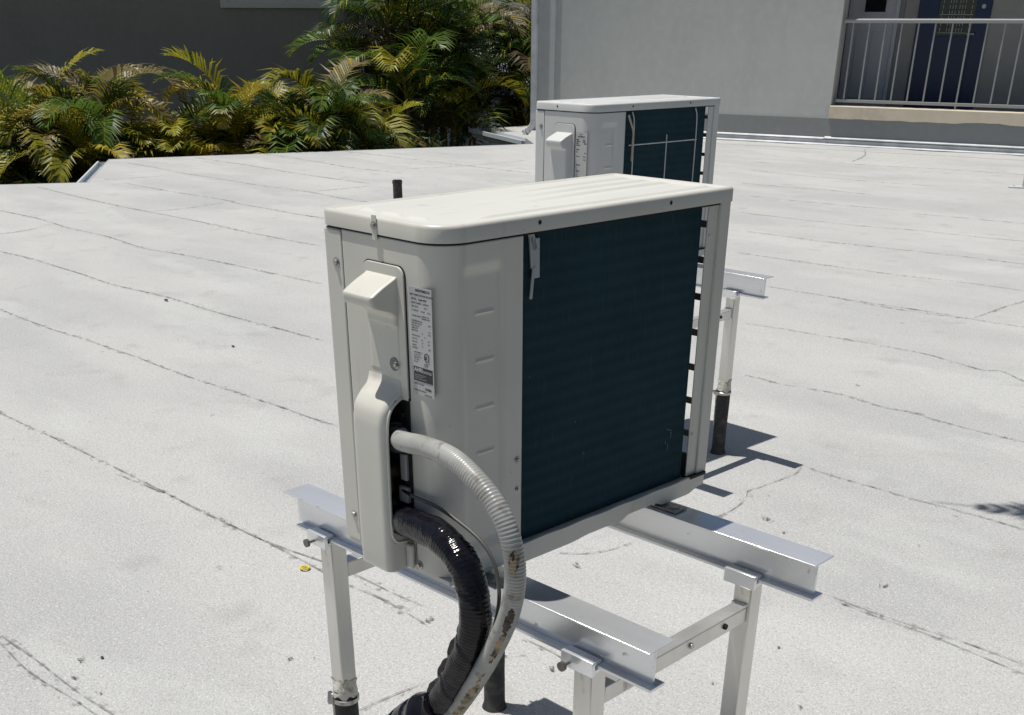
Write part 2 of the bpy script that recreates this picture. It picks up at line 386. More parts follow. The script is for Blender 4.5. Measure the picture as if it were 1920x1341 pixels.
def poly_prism(bm, pts, z0, z1):
    A = [bm.verts.new((x, y, z0)) for x, y in pts]; Bv = [bm.verts.new((x, y, z1)) for x, y in pts]
    n = len(pts)
    for i in range(n): bm.faces.new((A[i], A[(i+1) % n], Bv[(i+1) % n], Bv[i]))
    bm.faces.new(A[::-1]); bm.faces.new(Bv)

# ================================================================ setting
ZG = -0.7249
GZ = -3.9
rnd = random.Random(7)
# far ground to the horizon
bm = bmesh.new(); s_ = 900
bm.faces.new([bm.verts.new(p) for p in ((-s_, -s_, GZ), (s_, -s_, GZ), (s_, s_, GZ), (-s_, s_, GZ))])
tag(mk('ground', bm, soil), kind='structure')
# building wall frame (s along the wall, n towards the camera)
W1 = Vector((-9.9024, 15.1205, 0)); WD = Vector((.97257, .23259, 0)); WN = Vector((.23259, -.97257, 0))
def WP(s, n, z): v = W1+WD*s+WN*n; return (v.x, v.y, z)
Ang = math.atan2(WD.y, WD.x)
# roof deck
e0 = WP(-3.42, .0, 0); e1 = WP(11, 0, 0)
rp = [(-14.6, -.1), (-11.53, 5.17), (-13.69, 6.565), (-11.36, 12.43), (-12.2, 13.1), (e0[0], e0[1]), (e1[0], e1[1]), (2.3, 16), (2.3, -7), (-14.6, -7)]  # unseen right edge cut short to lessen bounce light on the coil side
bm = bmesh.new(); poly_prism(bm, rp, ZG-.25, ZG)
roof = mk('flat_roof', bm, [roofm]); tag(roof, kind='structure')
def strip(bm, pts, wf, z):
    P = catmull([(x, y, z) for x, y in pts], 8); P = resample(P, .03) if (P[0]-P[-1]).length < 4 else resample(P, .06)
    if len(P) < 3: return
    prev = None; ph = rnd.random()*50
    for i, p in enumerate(P):
        t = (P[min(i+1, len(P)-1)]-P[max(i-1, 0)]); t = Vector((-t.y, t.x, 0)).normalized()
        f = .35+1.1*max(0, noise.noise(Vector((i*.22+ph, 0, 3)))+.45)
        off = t*noise.noise(Vector((i*.11+ph, 7, 0)))*.008
        wd = wf*f*min(1, i/3+.1, (len(P)-1-i)/3+.1)
        cur = (bm.verts.new(p+off+t*wd/2), bm.verts.new(p+off-t*wd/2))
        if prev: bm.faces.new((prev[0], prev[1], cur[1], cur[0]))
        prev = cur
bmA = bmesh.new(); bmB = bmesh.new()
for k, pts in enumerate(SEAMS):
    dist = (Vector((pts[0][0], pts[0][1], 0))-Vector((CAM.x, CAM.y, 0))).length
    strip(bmA, pts, .0034+.0008*dist, ZG+.004)
    strip(bmB, pts, .022+.003*dist, ZG+.0022)
mk('lap_joint', bmA, seamd, roof); mk('dirt_line', bmB, seamf, roof)
bm = bmesh.new()
for x, y, r in SPOTS:
    for q in range(2):
        r *= .8 if r < .015 else 1
        c = bm.verts.new((x+rnd.uniform(-.3, .3)*r*q, y+rnd.uniform(-.3, .3)*r*q, ZG+.0045+.0004*q)); n = 18; ph = rnd.random()*9
        a_ = rnd.uniform(0, PI); ring = []
        for i in range(n):
            t = 2*PI*i/n; rr = r*(.55+.75*abs(noise.noise(Vector((math.cos(t)*1.3+ph, math.sin(t)*1.3, x)))))*(1 if q else .8)
            X = math.cos(t)*rr; Y = math.sin(t)*rr*.5
            ring.append(bm.verts.new((c.co.x+X*math.cos(a_)-Y*math.sin(a_), c.co.y+X*math.sin(a_)+Y*math.cos(a_), c.co.z)))
        for i in range(n): bm.faces.new((c, ring[i], ring[(i+1) % n]))
mk('soot_spot', bm, spotd, roof)
# soft rise of the roofing against the building
bm = bmesh.new()
prof = [(.62, ZG+.002), (.40, ZG+.003), (.22, ZG+.005), (.08, ZG+.008), (.03, ZG+.010)]
def cant(i, j):
    s = -2.9+13.9*i; k = j*4; a = int(min(3, k)); t = k-a
    n = prof[a][0]*(1-t)+prof[a+1][0]*t; z = prof[a][1]*(1-t)+prof[a+1][1]*t
    return WP(s, n+.04*noise.noise(Vector((s*1.2, 0, 0))), z+.012*noise.noise(Vector((s*2, n*6, 1)))*(1 if 0 < j < 1 else 0))
grid(bm, cant, 90, 8)
mk('cant_strip', bm, roofm, roof, smooth=60)

def gutter(name, p0, p1, side, ztop, label, wd=.11, dp=.12, cat='gutter'):
    """open K-shaped gutter from p0 to p1; side = +1 left of travel"""
    p0 = Vector((*p0, 0)); p1 = Vector((*p1, 0)); d = (p1-p0).normalized(); nrm = Vector((-d.y, d.x, 0))*side
    prof = [(0, 0), (0, -dp), (wd*.6, -dp), (wd*.78, -dp*.55), (wd, -dp*.4), (wd, .0), (wd*.86, .0), (wd*.86, -.008), (wd-.006, -.012), (wd-.006, -dp*.38), (wd*.76, -dp*.5), (wd*.57, -dp+.006), (.006, -dp+.006), (.006, 0)]
    root = empty(name, (p0.x, p0.y, ztop)); bm = bmesh.new()
    def ring(p): return [bm.verts.new(p-p0+nrm*a+Vector((0, 0, z))) for a, z in prof]
    A = ring(p0); Bv = ring(p1); n = len(prof)
    for i in range(n): bm.faces.new((A[i], A[(i+1) % n], Bv[(i+1) % n], Bv[i]))
    mk('trough', bm, gutm, root)
    for p in (p0, p1):
        bm = bmesh.new(); q = [bm.verts.new(p-p0+nrm*a+Vector((0, 0, z))) for a, z in ((.001, -.01), (.001, -dp+.001), (wd*.6, -dp+.001), (wd*.78, -dp*.55), (wd-.001, -dp*.4), (wd-.001, -.01))]
        bm.faces.new(q); mk('end_cap', bm, gutm, root)
    tag(root, label, cat); return root
gutter('gutter', (-11.53, 5.17), (-13.69, 6.565), 1, ZG-.02, 'short white metal gutter at the stepped notch of the roof edge', wd=.16)
# metal drip edge all along the far side
bm = bmesh.new()
for a, b in zip(rp[:5], rp[1:5]):
    a = Vector((*a, 0)); b = Vector((*b, 0)); d = (b-a).normalized(); nn = Vector((-d.y, d.x, 0))
    v = [(a, 0), (b, 0), (b, .008), (a, .008)]
    lo = [bm.verts.new(p+nn*(o+.002)+Vector((0, 0, ZG-.12))) for p, o in v]; hi = [bm.verts.new(p+nn*(o+.002)+Vector((0, 0, ZG+.002))) for p, o in v]
    for i in range(4): bm.faces.new((lo[i], lo[(i+1) % 4], hi[(i+1) % 4], hi[i]))
    bm.faces.new(hi); bm.faces.new(lo[::-1])
mk('drip_edge', bm, flash, roof)

# lower roof beyond with its own gutter
lr = [(-14.80, 14.60), (-12.51, 13.60), (-11.9, 13.9), (-13.1, 15.6), (-14.65, 15.72)]
bm = bmesh.new(); poly_prism(bm, lr, -.95, -.80)
lo_ = mk('lower_roof', bm, roofm); tag(lo_, kind='structure')
gutter('gutter', (-14.80, 14.58), (-12.35, 13.47), -1, -.79, 'pale grey gutter on the low eave left of the grey building', wd=.24, dp=.16)

# ---------------------------------------------------------------- grey building
bld = empty('grey_building', WP(0, 0, ZG), Ang)
tag(bld, 'pale grey stucco building with a recessed balcony and a slate grey band along its foot', 'building')
def WB(name, s0, s1, n0, n1, z0, z1, mm, parent=bld, bevel=0):
    # local axes: x = s, y = -n, z relative to ZG
    bm = bmesh.new(); box(bm, s0, s1, -n1, -n0, z0-ZG, z1-ZG); return mk(name, bm, mm, parent, bevel=bevel)
WB('wall', -3.42, 1.824, -.25, 0, -.60, 3.4, wallm)
WB('side_wall', -3.42, -3.17, -6, -.25, GZ, 3.4, wallm)
WB('base_wall', -3.42, 11, -.25, -.004, GZ, -.602, wallm)
WB('slate_band', -3.30, 11, -.24, .014, -.60, -.348, bandm)
WB('header', 1.824, 11, -.25, 0, 2.15, 3.4, wallm)
WB('building_roof', -3.6, 11.2, -6.2, .12, 3.4, 3.6, flash)
# peeling cream curb under the railing, ragged lower edge
bm = bmesh.new(); n = 120; lowv = []; 
for i in range(n+1):
    s = 1.826+9*i/n; zl = -.343+.05*max(0, noise.noise(Vector((s*1.1, 2, 0))))+.02*noise.noise(Vector((s*5, 0, 0)))*.6
    zl = max(-.346, zl)
    lowv.append([bm.verts.new((s, -.050, z-ZG)) for z in (zl, -.180)]+[bm.verts.new((s, -.042, -.172-ZG)), bm.verts.new((s, .2, -.170-ZG))])
for a, b in zip(lowv, lowv[1:]):
    bm.faces.new((a[0], b[0], b[1], a[1])); bm.faces.new((a[1], b[1], b[2], a[2])); bm.faces.new((a[2], b[2], b[3], a[3]))
mk('curb_paint', bm, curbm, bld)
WB('curb', 1.826, 11, -.25, .044, -.347, -.1775, bandm)
WB('balcony_floor', 1.6, 11, -1.45, -.25, -.50, -.31, intm)
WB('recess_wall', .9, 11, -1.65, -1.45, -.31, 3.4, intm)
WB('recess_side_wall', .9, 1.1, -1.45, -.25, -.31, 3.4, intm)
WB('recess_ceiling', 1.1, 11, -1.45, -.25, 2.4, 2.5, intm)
WB('pilaster', -3.12, -2.985, -.02, .03, -.60, 3.4, wallm)
WB('corner_trim', -3.30, -3.12, -.02, .03, -.60, 3.4, wallm)
# flashing rails at the foot
def slope_strip(s0, s1, prof):
    bm = bmesh.new(); A = [bm.verts.new((s0, -n, z-ZG)) for n, z in prof]; Bv = [bm.verts.new((s1, -n, z-ZG)) for n, z in prof]; k = len(prof)
    for i in range(k): bm.faces.new((A[i], A[(i+1) % k], Bv[(i+1) % k], Bv[i]))
    bm.faces.new(A); bm.faces.new(Bv[::-1]); mk('foot_flashing', bm, flash, bld)
slope_strip(-2.9, 1.79, [(.015, -.606), (.046, -.626), (.046, -.634), (.015, -.634)])
slope_strip(1.80, 11, [(.015, -.592), (.052, -.616), (.052, -.628), (.015, -.628)])
slope_strip(-2.9, 11, [(.020, -.640), (.030, -.642), (.030, -.680), (.072, -.706), (.072, -.714), (.015, -.714), (.015, -.640)])
# downspout at the corner
dsp = empty('downspout', WP(-3.36, .05, ZG-.05), Ang)
bm = bmesh.new(); box(bm, -.055, .055, -.045, .045, .20, 4.1); mk('pipe', bm, flash, dsp, bevel=.012)
bm = bmesh.new()
for k in range(6):
    t = k/5; M = Matrix.Translation((-.16*t*t*1.1, 0, .18-.17*t))@Matrix.Rotation(t*R(48), 4, 'Y'); boxm(bm, M, .108, .088, .06)
mk('elbow', bm, flash, dsp, bevel=.01)
tag(dsp, 'white square downspout on the left corner of the grey building', 'downspout')
# railing
rl = empty('balcony_railing', WP(1.85, -.08, -.17), Ang)
def RB(name, *a, parent=rl, mm=railm, bevel=.003): return B(name, a, mm, parent, bevel)
bm = bmesh.new(); cyl(bm, (.0, 0, 1.115), (9.0, 0, 1.115), .030); mk('top_rail', bm, railm, rl, smooth=50)
RB('bottom_rail', .02, 9, -.02, .02, .045, .085)
k = 0; s = .135
while s < 9:
    post = k in (7, 15, 23, 31)
    RB('baluster' if not post else 'post', s-.011, s+.011, -.011, .011, 0 if post else .083, 1.10); s += .235; k += 1
tag(rl, 'grey metal balcony railing with thin balusters on the cream curb', 'railing')
# storm door and blue door (fixed in the recess wall)
def door(name, s0, s1, z1, label, cat, mm):
    r = empty(name, WP(s0, -1.445, -.31), Ang); tag(r, label, cat); return r
d1 = empty('white_door', (1.56, 1.45, -.31-ZG)); d1.parent = bld; d1.name = 'white_door'
W_, H_ = .66, 2.15
B('frame', (-.06, 0, -.05, .02, 0, H_), doorw, d1, .004); B('frame', (W_, W_+.06, -.05, .02, 0, H_), doorw, d1, .004)
bm = bmesh.new(); box(bm, .0, .17, -.02, .02, 0, H_); box(bm, .50, W_, -.02, .02, 0, H_); box(bm, .17, .50, -.02, .02, 0, 1.38); box(bm, .17, .50, -.02, .02, 1.98, H_); mk('leaf', bm, doorw, d1, bevel=.003)
for a_, b_ in ((.10, .28), (.34, .56)): B('raised_panel', (a_, b_, -.034, -.02, .18, 1.12), doorw, d1, .012)
B('pane', (.17, .50, -.006, .006, 1.38, 1.98), glassm, d1)
bm = bmesh.new()
for a in ((.15, .17, 1.36, 2.0), (.50, .52, 1.36, 2.0), (.15, .52, 1.355, 1.38), (.15, .52, 1.98, 2.0)): box(bm, a[0], a[1], -.032, -.019, a[2], a[3])
mk('glazing_bead', bm, doorw, d1)
WB('shadow_gap_post', 2.285, 2.35, -1.45, -1.41, -.31, 2.1, bandm)
d2 = empty('blue_door', (2.56, 1.45, -.31-ZG)); d2.parent = bld
W_ = 1.06
bm = bmesh.new(); box(bm, 0, .30, -.03, .02, 0, 2.1); box(bm, .84, W_, -.03, .02, 0, 2.1); box(bm, .30, .84, -.03, .02, 0, 1.06); box(bm, .3, .84, -.03, .02, 1.98, 2.1); mk('leaf', bm, navy, d2, bevel=.004)
B('pane', (.30, .84, -.012, .012, 1.06, 1.98), glassg, d2)
bm = bmesh.new()
for sx_ in (.36, .46, .50, .54, .60, .64, .68, .78):
    z = 1.12
    while z < 1.95: box(bm, sx_-.003, sx_+.003, -.018, -.012, z, z+.05); z += .075
for z in (1.10, 1.34, 1.9): box(bm, .33, .81, -.0195, -.0125, z, z+.006)
mk('leaded_pattern', bm, lead, d2)
bm = bmesh.new(); cyl(bm, (.87, -.03, 1.09), (.87, -.09, 1.09), .012); cyl(bm, (.87, -.085, 1.09), (.78, -.085, 1.09), .010); mk('handle', bm, steel, d2, smooth=40)
bm = bmesh.new(); cyl(bm, (.95, -.03, 1.45), (.95, -.045, 1.45), .03); mk('lock', bm, steel, d2, smooth=40)
B('sill', (-.05, W_+.05, -.09, .02, -.0, .03), palewin, d2, .004)

# ---------------------------------------------------------------- charcoal building on the left
fh = Vector((-.702, .712, 0)); rh = Vector((.712, .702, 0))
def FP(df, dr, z=0): v = Vector((CAM.x, CAM.y, 0))+fh*df+rh*dr; return (v.x, v.y, z)
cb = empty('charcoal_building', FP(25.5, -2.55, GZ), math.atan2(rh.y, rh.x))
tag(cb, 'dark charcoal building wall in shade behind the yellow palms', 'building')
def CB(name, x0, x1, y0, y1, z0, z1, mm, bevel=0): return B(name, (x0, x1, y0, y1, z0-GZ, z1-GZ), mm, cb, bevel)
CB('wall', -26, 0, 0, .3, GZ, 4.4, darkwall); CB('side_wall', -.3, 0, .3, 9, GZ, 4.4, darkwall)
CB('roof', -26.4, .4, -.5, 9.4, 4.4, 4.6, flash)
wz = CAM.z+24*math.tan(0)  # eye height
cw = empty('window', (-1.15, 0, 1.150-GZ)); cw.parent = cb
B('surround', (-2.15, 1.02, -.05, -.001, 0, .10), palewin, cw, .004)
bm = bmesh.new(); box(bm, -2.15, -2.0, -.05, -.001, .1, 1.6); box(bm, .87, 1.02, -.05, -.001, .1, 1.6); box(bm, -2.0, .87, -.05, -.001, 1.5, 1.6); mk('surround', bm, palewin, cw)
B('shutter', (-2.0, .87, -.03, -.001, .1, 1.5), palewin, cw)
# ================================================================ palms
def frond(bm, base, az, L, elev, droop, nl, ll, mi, stiff=1.0, wd=.022, vang=.5, lean=0):
    """arching feather frond; leaflets in two ranks"""
    n = 14; P = [Vector(base)]; e = elev; a = az; seg = L/n
    for i in range(n):
        d = Vector((math.cos(e)*math.cos(a), math.cos(e)*math.sin(a), math.sin(e)))
        P.append(P[-1]+d*seg); e -= droop/n*(.5+1.3*i/n); a += lean/n
    def at(t):
        k = min(n-1, int(t*n)); f = t*n-k; return P[k].lerp(P[k+1], f), (P[k+1]-P[k]).normalized()
    for i in range(n):                                   # rachis
        w0 = .016*(1-i/n)+.004; w1_ = .016*(1-(i+1)/n)+.004
        t = (P[i+1]-P[i]).normalized(); s = t.cross(Vector((0, 0, 1))).normalized(); u = s.cross(t)
        q = [bm.verts.new(v) for v in (P[i]-s*w0, P[i]+u*w0*.8, P[i]+s*w0, P[i+1]+s*w1_, P[i+1]+u*w1_*.8, P[i+1]-s*w1_)]
        bm.faces.new((q[0], q[1], q[4], q[5])).material_index = min(mi+0, 5) if mi > 2 else 2
        bm.faces.new((q[1], q[2], q[3], q[4])).material_index = 2
    for i in range(nl):
        t = .16+.84*(i+.5)/nl; p, d = at(t)
        s = d.cross(Vector((0, 0, 1)))
        if s.length < .1: s = Vector((math.sin(a), -math.cos(a), 0))
        s.normalize(); u = s.cross(d).normalized()
        l = ll*(math.sin(PI*min(1, t*.9+.12))**.55)*(1 if t < .93 else .75)
        for sg in (-1, 1):
            v = (s*sg*(1-.25*t)+d*(.45+.7*t)+u*vang*rnd.uniform(.6, 1.2)).normalized()
            l_ = l*rnd.uniform(.85, 1.1); a0 = p; m1 = p+v*l_*.5; v2 = (v-Vector((0, 0, rnd.uniform(.35, .8)/stiff))).normalized()
            tip = m1+v2*l_*.5; wv_ = d.cross(v).cross(v).normalized(); wv_ = d if wv_.length < .5 else wv_
            h = wd*rnd.uniform(.8, 1.15)
            x = [bm.verts.new(q) for q in (a0+wv_*h*.35, a0-wv_*h*.35, m1-wv_*h*.5, m1+wv_*h*.5, tip)]
            k = mi if rnd.random() < .8 else max(0, min(5, mi+rnd.choice((-1, 1))))
            if t > .9 and rnd.random() < .2 and mi < 4: k = 4
            bm.faces.new((x[0], x[1], x[2], x[3])).material_index = k
            bm.faces.new((x[3], x[2], x[4])).material_index = k
def palm(df, dr, top, spread, nstem, nfr, L, label, seed, pal, group='areca palms beyond the roof edge', wd=.033):
    rnd.seed(seed); root = empty('areca_palm', FP(df, dr, GZ)); tag(root, label, 'palm', group)
    bm = bmesh.new(); bt = bmesh.new()
    for sidx in range(nstem):
        if sidx == 0: pass
        a = rnd.uniform(0, 2*PI); r = spread*math.sqrt(rnd.random()); x, y = r*math.cos(a), r*math.sin(a)
        h = (top-GZ)*rnd.uniform(.62, .97)*(1-.25*r/max(spread, .1)); lx, ly = x*rnd.uniform(.1, .5), y*rnd.uniform(.1, .5)
        P = resample(catmull([(x*.5, y*.5, 0), (x*.7, y*.7, h*.5), (x+lx*.5, y+ly*.5, h)], 6), .12)
        tube(bt, P, lambda i, s, an: .032+.004*((i % 3) == 0), 8)
        base = P[-1]
        for f in range(nfr):
            az = 2*PI*f/nfr+rnd.uniform(-.5, .5); el = R(rnd.uniform(25, 85)); ln = L*rnd.uniform(.7, 1.1)
            frond(bm, base-Vector((0, 0, rnd.uniform(0, .25))), az, ln, el, R(rnd.uniform(70, 135)), 30, ln*.34, rnd.choice(pal), wd=wd, lean=rnd.uniform(-.5, .5), vang=rnd.uniform(.25, .8))
        for f in range(3):                               # hanging dead fronds
            frond(bm, base-Vector((0, 0, .3)), rnd.uniform(0, 2*PI), L*.6, R(rnd.uniform(-30, 20)), R(70), 18, L*.2, rnd.choice((4, 5, 5, 1)), wd=wd)
    mk('crown', bm, leafs, root); mk('trunk', bt, stemm, root, smooth=40)
    return root
YG = (0, 0, 2, 2, 2, 3, 2, 0, 3, 4); DG = (1, 1, 0, 0, 0, 2)
# px x -> dr at a given distance: dr = (x-960)/2065 * depth
palm(17.2, -8.5, -.30, .7, 7, 9, 1.6, 'low palm with a tan drooping frond at the left border', 11, (0, 2, 4, 4, 1))
palm(18.6, -6.9, .32, .8, 9, 10, 1.7, 'golden areca palm clump behind the notch in the roof edge', 12, YG)
palm(18.3, -5.85, .28, .8, 8, 10, 1.6, 'yellowing areca palm arching right beside the golden clump', 13, (0, 3, 3, 2, 2, 0, 4))
palm(19.4, -4.9, -.3, .8, 6, 8, 1.6, 'low olive palm filling the dip between the golden clump and the yellow green one', 21, (0, 4, 1, 2, 5))
palm(19.0, -3.95, .05, .9, 9, 10, 1.6, 'yellow green areca palm clump in front of the charcoal wall, under the pale window', 14, (0, 2, 2, 2, 2, 3, 0, 0))
palm(19.2, -3.0, .15, .8, 8, 10, 1.6, 'green areca palm with a long arching frond touching the roof edge', 15, (0, 0, 1, 2, 2, 4))
palm(23.4, -1.95, 2.0, .9, 9, 9, 2.1, 'tall dark green palm reaching above the charcoal wall corner', 16, DG)
palm(25.0, -1.25, 1.9, .8, 9, 9, 2.1, 'dark bushy palm with hanging dead leaves left of the white downspout', 17, (1, 1, 0, 5, 4, 1))
palm(25.6, .15, 1.9, .9, 8, 8, 2.1, 'shaded palm glimpsed behind the low gutter', 18, (1, 1, 5, 0))
# low planting filling the bed
def shrubs():
    rnd.seed(5); bm = bmesh.new()
    for i in range(5200):
        df = rnd.uniform(16.6, 21.5); dr = rnd.uniform(-10.5, -1.2 if df < 24 else 2)
        x, y, _ = FP(df, dr)
        top = -1.15+.35*noise.noise(Vector((x*.9, y*.9, 0)))+(.3 if df > 19 else 0)
        z = top-rnd.random()**2*1.0
        d = Vector((rnd.gauss(0, 1), rnd.gauss(0, 1), rnd.uniform(.2, 1.6))).normalized(); l = rnd.uniform(.12, .3); s = d.orthogonal().normalized()*.02
        p = Vector((x, y, z)); v = [bm.verts.new(q) for q in (p-s, p+s, p+d*l+Vector((0, 0, -.03)))]
        bm.faces.new(v).material_index = rnd.choice((0, 1, 1, 1, 5))
    o = mk('shrub_bed', bm, leafs); tag(o, 'dense dark undergrowth filling the bed below the palms', 'undergrowth', kind='stuff')
shrubs()
# coconut palm beside the roof, off to the right; one frond tip shades the roof
rnd.seed(77)
ct = empty('coconut_palm', (3.9, 4.75, GZ)); tag(ct, 'tall palm beyond the right border whose frond tip shades the roof', 'palm')
bm = bmesh.new(); P = resample(catmull([(0, 0, 0), (.1, .05, 3), (-.05, .0, 6.6)], 10), .12); tube(bm, P, lambda i, s, a: .13-.006*s+.008*(i % 2), 14); mk('trunk', bm, stemm, ct, smooth=50)
bm = bmesh.new()
for k in range(14):
    az = 2*PI*k/14+rnd.uniform(-.1, .1)
    if 2.2 < az < 5.0: continue
    frond(bm, (-.05, 0, 6.6), az, 3.2, R(rnd.uniform(20, 60)), R(rnd.uniform(60, 100)), 46, .7, rnd.choice((0, 0, 1, 2)), wd=.045)
frond(bm, (-.05, 0, 6.6), math.atan2(-2.36, -4.65), 5.62, R(22), R(44), 64, .62, 0, wd=.042, vang=.05)
mk('crown', bm, leafs, ct)
# far street seen through the leaves: road, pale house, parked car
bm = bmesh.new(); q = [FP(30, -12, GZ+.004), FP(30, 12, GZ+.004), FP(37, 12, GZ+.004), FP(37, -12, GZ+.004)]
bm.faces.new([bm.verts.new(p) for p in q]); tag(mk('road', bm, asph), kind='structure')
fhs = empty('pale_house', FP(46, 1.5, GZ), math.atan2(rh.y, rh.x)); tag(fhs, 'pale low house glimpsed far off through the palm leaves', 'house')
B('wall', (-7, 7, 0, 8, 0, 3.0), mat('pale_render', (.5, .52, .52), .8), fhs)
bm = bmesh.new(); v = [bm.verts.new(p) for p in ((-7.6, -.6, 3), (7.6, -.6, 3), (7.6, 8.6, 3), (-7.6, 8.6, 3), (-4, 4, 4.9), (4, 4, 4.9))]
for f in ((0, 1, 5, 4), (1, 2, 5), (2, 3, 4, 5), (3, 0, 4), (3, 2, 1, 0)): bm.faces.new([v[i] for i in f])
mk('roof', bm, mat('far_shingles', (.16, .17, .18), .8), fhs)
for x in (-5, -1.6, 2.6, 5): B('window', (x-.6, x+.6, -.02, .02, 1, 2.2), glassm, fhs)
# ================================================================ outdoor units
D, LW, H, HL = .293, .7218, .596, .0255
RB_ = .055
def side_panel(root, mm):
    """cover wrapping the valve end and the first strip of the coil side"""
    x0, y1 = .048, .173; arc = RB_*PI/2; l1 = D-RB_-x0; l2 = y1-RB_; T = l1+arc+l2
    z0, z1 = .014, .5668
    def fn(i, j):
        s = i*T; z = z0+(z1-z0)*j
        if s < l1: p = Vector((x0+s, 0)); n = Vector((0, -1))
        elif s < l1+arc:
            t = (s-l1)/RB_; n = Vector((math.sin(t), -math.cos(t))); p = Vector((D-RB_, RB_))+n*RB_
        else: p = Vector((D, RB_+s-l1-arc)); n = Vector((1, 0))
        w = s-l1-arc+RB_                                # distance along the coil side
        k = smoothstep(.038, .054, w)*(1-smoothstep(.122, .130, w))*smoothstep(.05, .075, z)*(1-smoothstep(.515, .54, z))
        dz = -.0045*k
        if .072 < w < .111:
            for zc_ in (.461, .385, .308, .231, .15):
                dz += .0022*math.exp(-((z-zc_-(w-.09)*.0)/.0022)**2)
        if w > .135: dz += .0012*(1-smoothstep(.135, .14, w))
        p = p+n*dz; return (p.x, p.y, z)
    bm = bmesh.new(); grid(bm, fn, 150, 260)
    o = mk('side_panel', bm, mm, root, smooth=50)
    so = o.modifiers.new('sheet', 'SOLIDIFY'); so.thickness = .0012; so.offset = -1 if True else 1
    return o
def blister(bm, u0, u1, rows, rb=.010, opening=None, nz=70):
    """sheet bulging from the w=0 face; rows = [(z, p)] from top to bottom; z falls"""
    zt, zb = rows[0][0], rows[-1][0]
    Z = [Vector((0, z, p)) for z, p in rows]; C = []
    pts = catmull([(z, p, 0) for z, p in rows], 8)
    def prof(j):
        k = j*(len(pts)-1); a = int(min(k, len(pts)-2)); q = pts[a].lerp(pts[a+1], k-a); return q.x, max(0.0005, q.y)
    NS = 44
    def fn(i, j):
        z, p = prof(j); r = min(rb, p*.9, (u1-u0)/2.01); s = i*4
        # four legs: left side 0-1, left arc.. front .. right side
        if s < 1: u = u0; d = (p-r)*s
        elif s < 1.5: t = (s-1)*PI; u = u0+r-r*math.cos(t); d = p-r+r*math.sin(t)
        elif s < 2.5: u = u0+r+(u1-u0-2*r)*(s-1.5); d = p
        elif s < 3: t = (s-2.5)*PI; u = u1-r+r*math.sin(t); d = p-r+r*math.cos(t)
        else: u = u1; d = (p-r)*(4-s)
        return (u, -d-.002, z)
    def keep(i, j):
        if not opening: return True
        z, p = prof(j); s = i*4
        return not (s > 3.02 and opening[0] < z < opening[1])
    grid(bm, fn, NS, nz, keep)
def unit_label(root, mm_ink, lines, u0, u1, z0, z1, badge, y=-.0016, skew=.03):
    B('rating_label', (u0, u1, y+.0003, y+.0012, z0, z1), labelm, root)
    sc_ = (u1-u0)
    M = lambda u, z: Matrix.Translation((u, y+.0001, z))@Matrix.Rotation(R(90), 4, 'X')
    its = []
    for (t, fu, fz, fs, bd) in lines:
        its.append(text_obj(t, fs*sc_, M(u0+fu*sc_, z0+fz*(z1-z0)), mm_ink, root, bold=bd*sc_))
    merge_text(its, 'label_print', mm_ink, root)
    bu0, bu1, bz0, bz1, bt = badge
    U = lambda f: u0+f*sc_; Zf = lambda f: z0+f*(z1-z0)
    B('certification_badge', (U(bu0), U(bu1), y-.0002, y+.0003, Zf(bz0), Zf(bz1)), ink, root)
    if bt:
        M2 = lambda u, z: Matrix.Translation((u, y-.0003, z))@Matrix.Rotation(R(90), 4, 'X')
        its = [text_obj(t, fs*sc_, M2(U(fu), Zf(fz)), badgeink, root, bold=bd*sc_) for (t, fu, fz, fs, bd) in bt]
        merge_text(its, 'badge_print', badgeink, root)
def screw(bm, p, ax, r=.006, washer=True):
    p = Vector(p); ax = Vector(ax)
    if washer: cyl(bm, p, p+ax*.0015, r*1.5, n=14)
    cyl(bm, p, p+ax*.005, r, r*.8, n=6 if washer else 14)

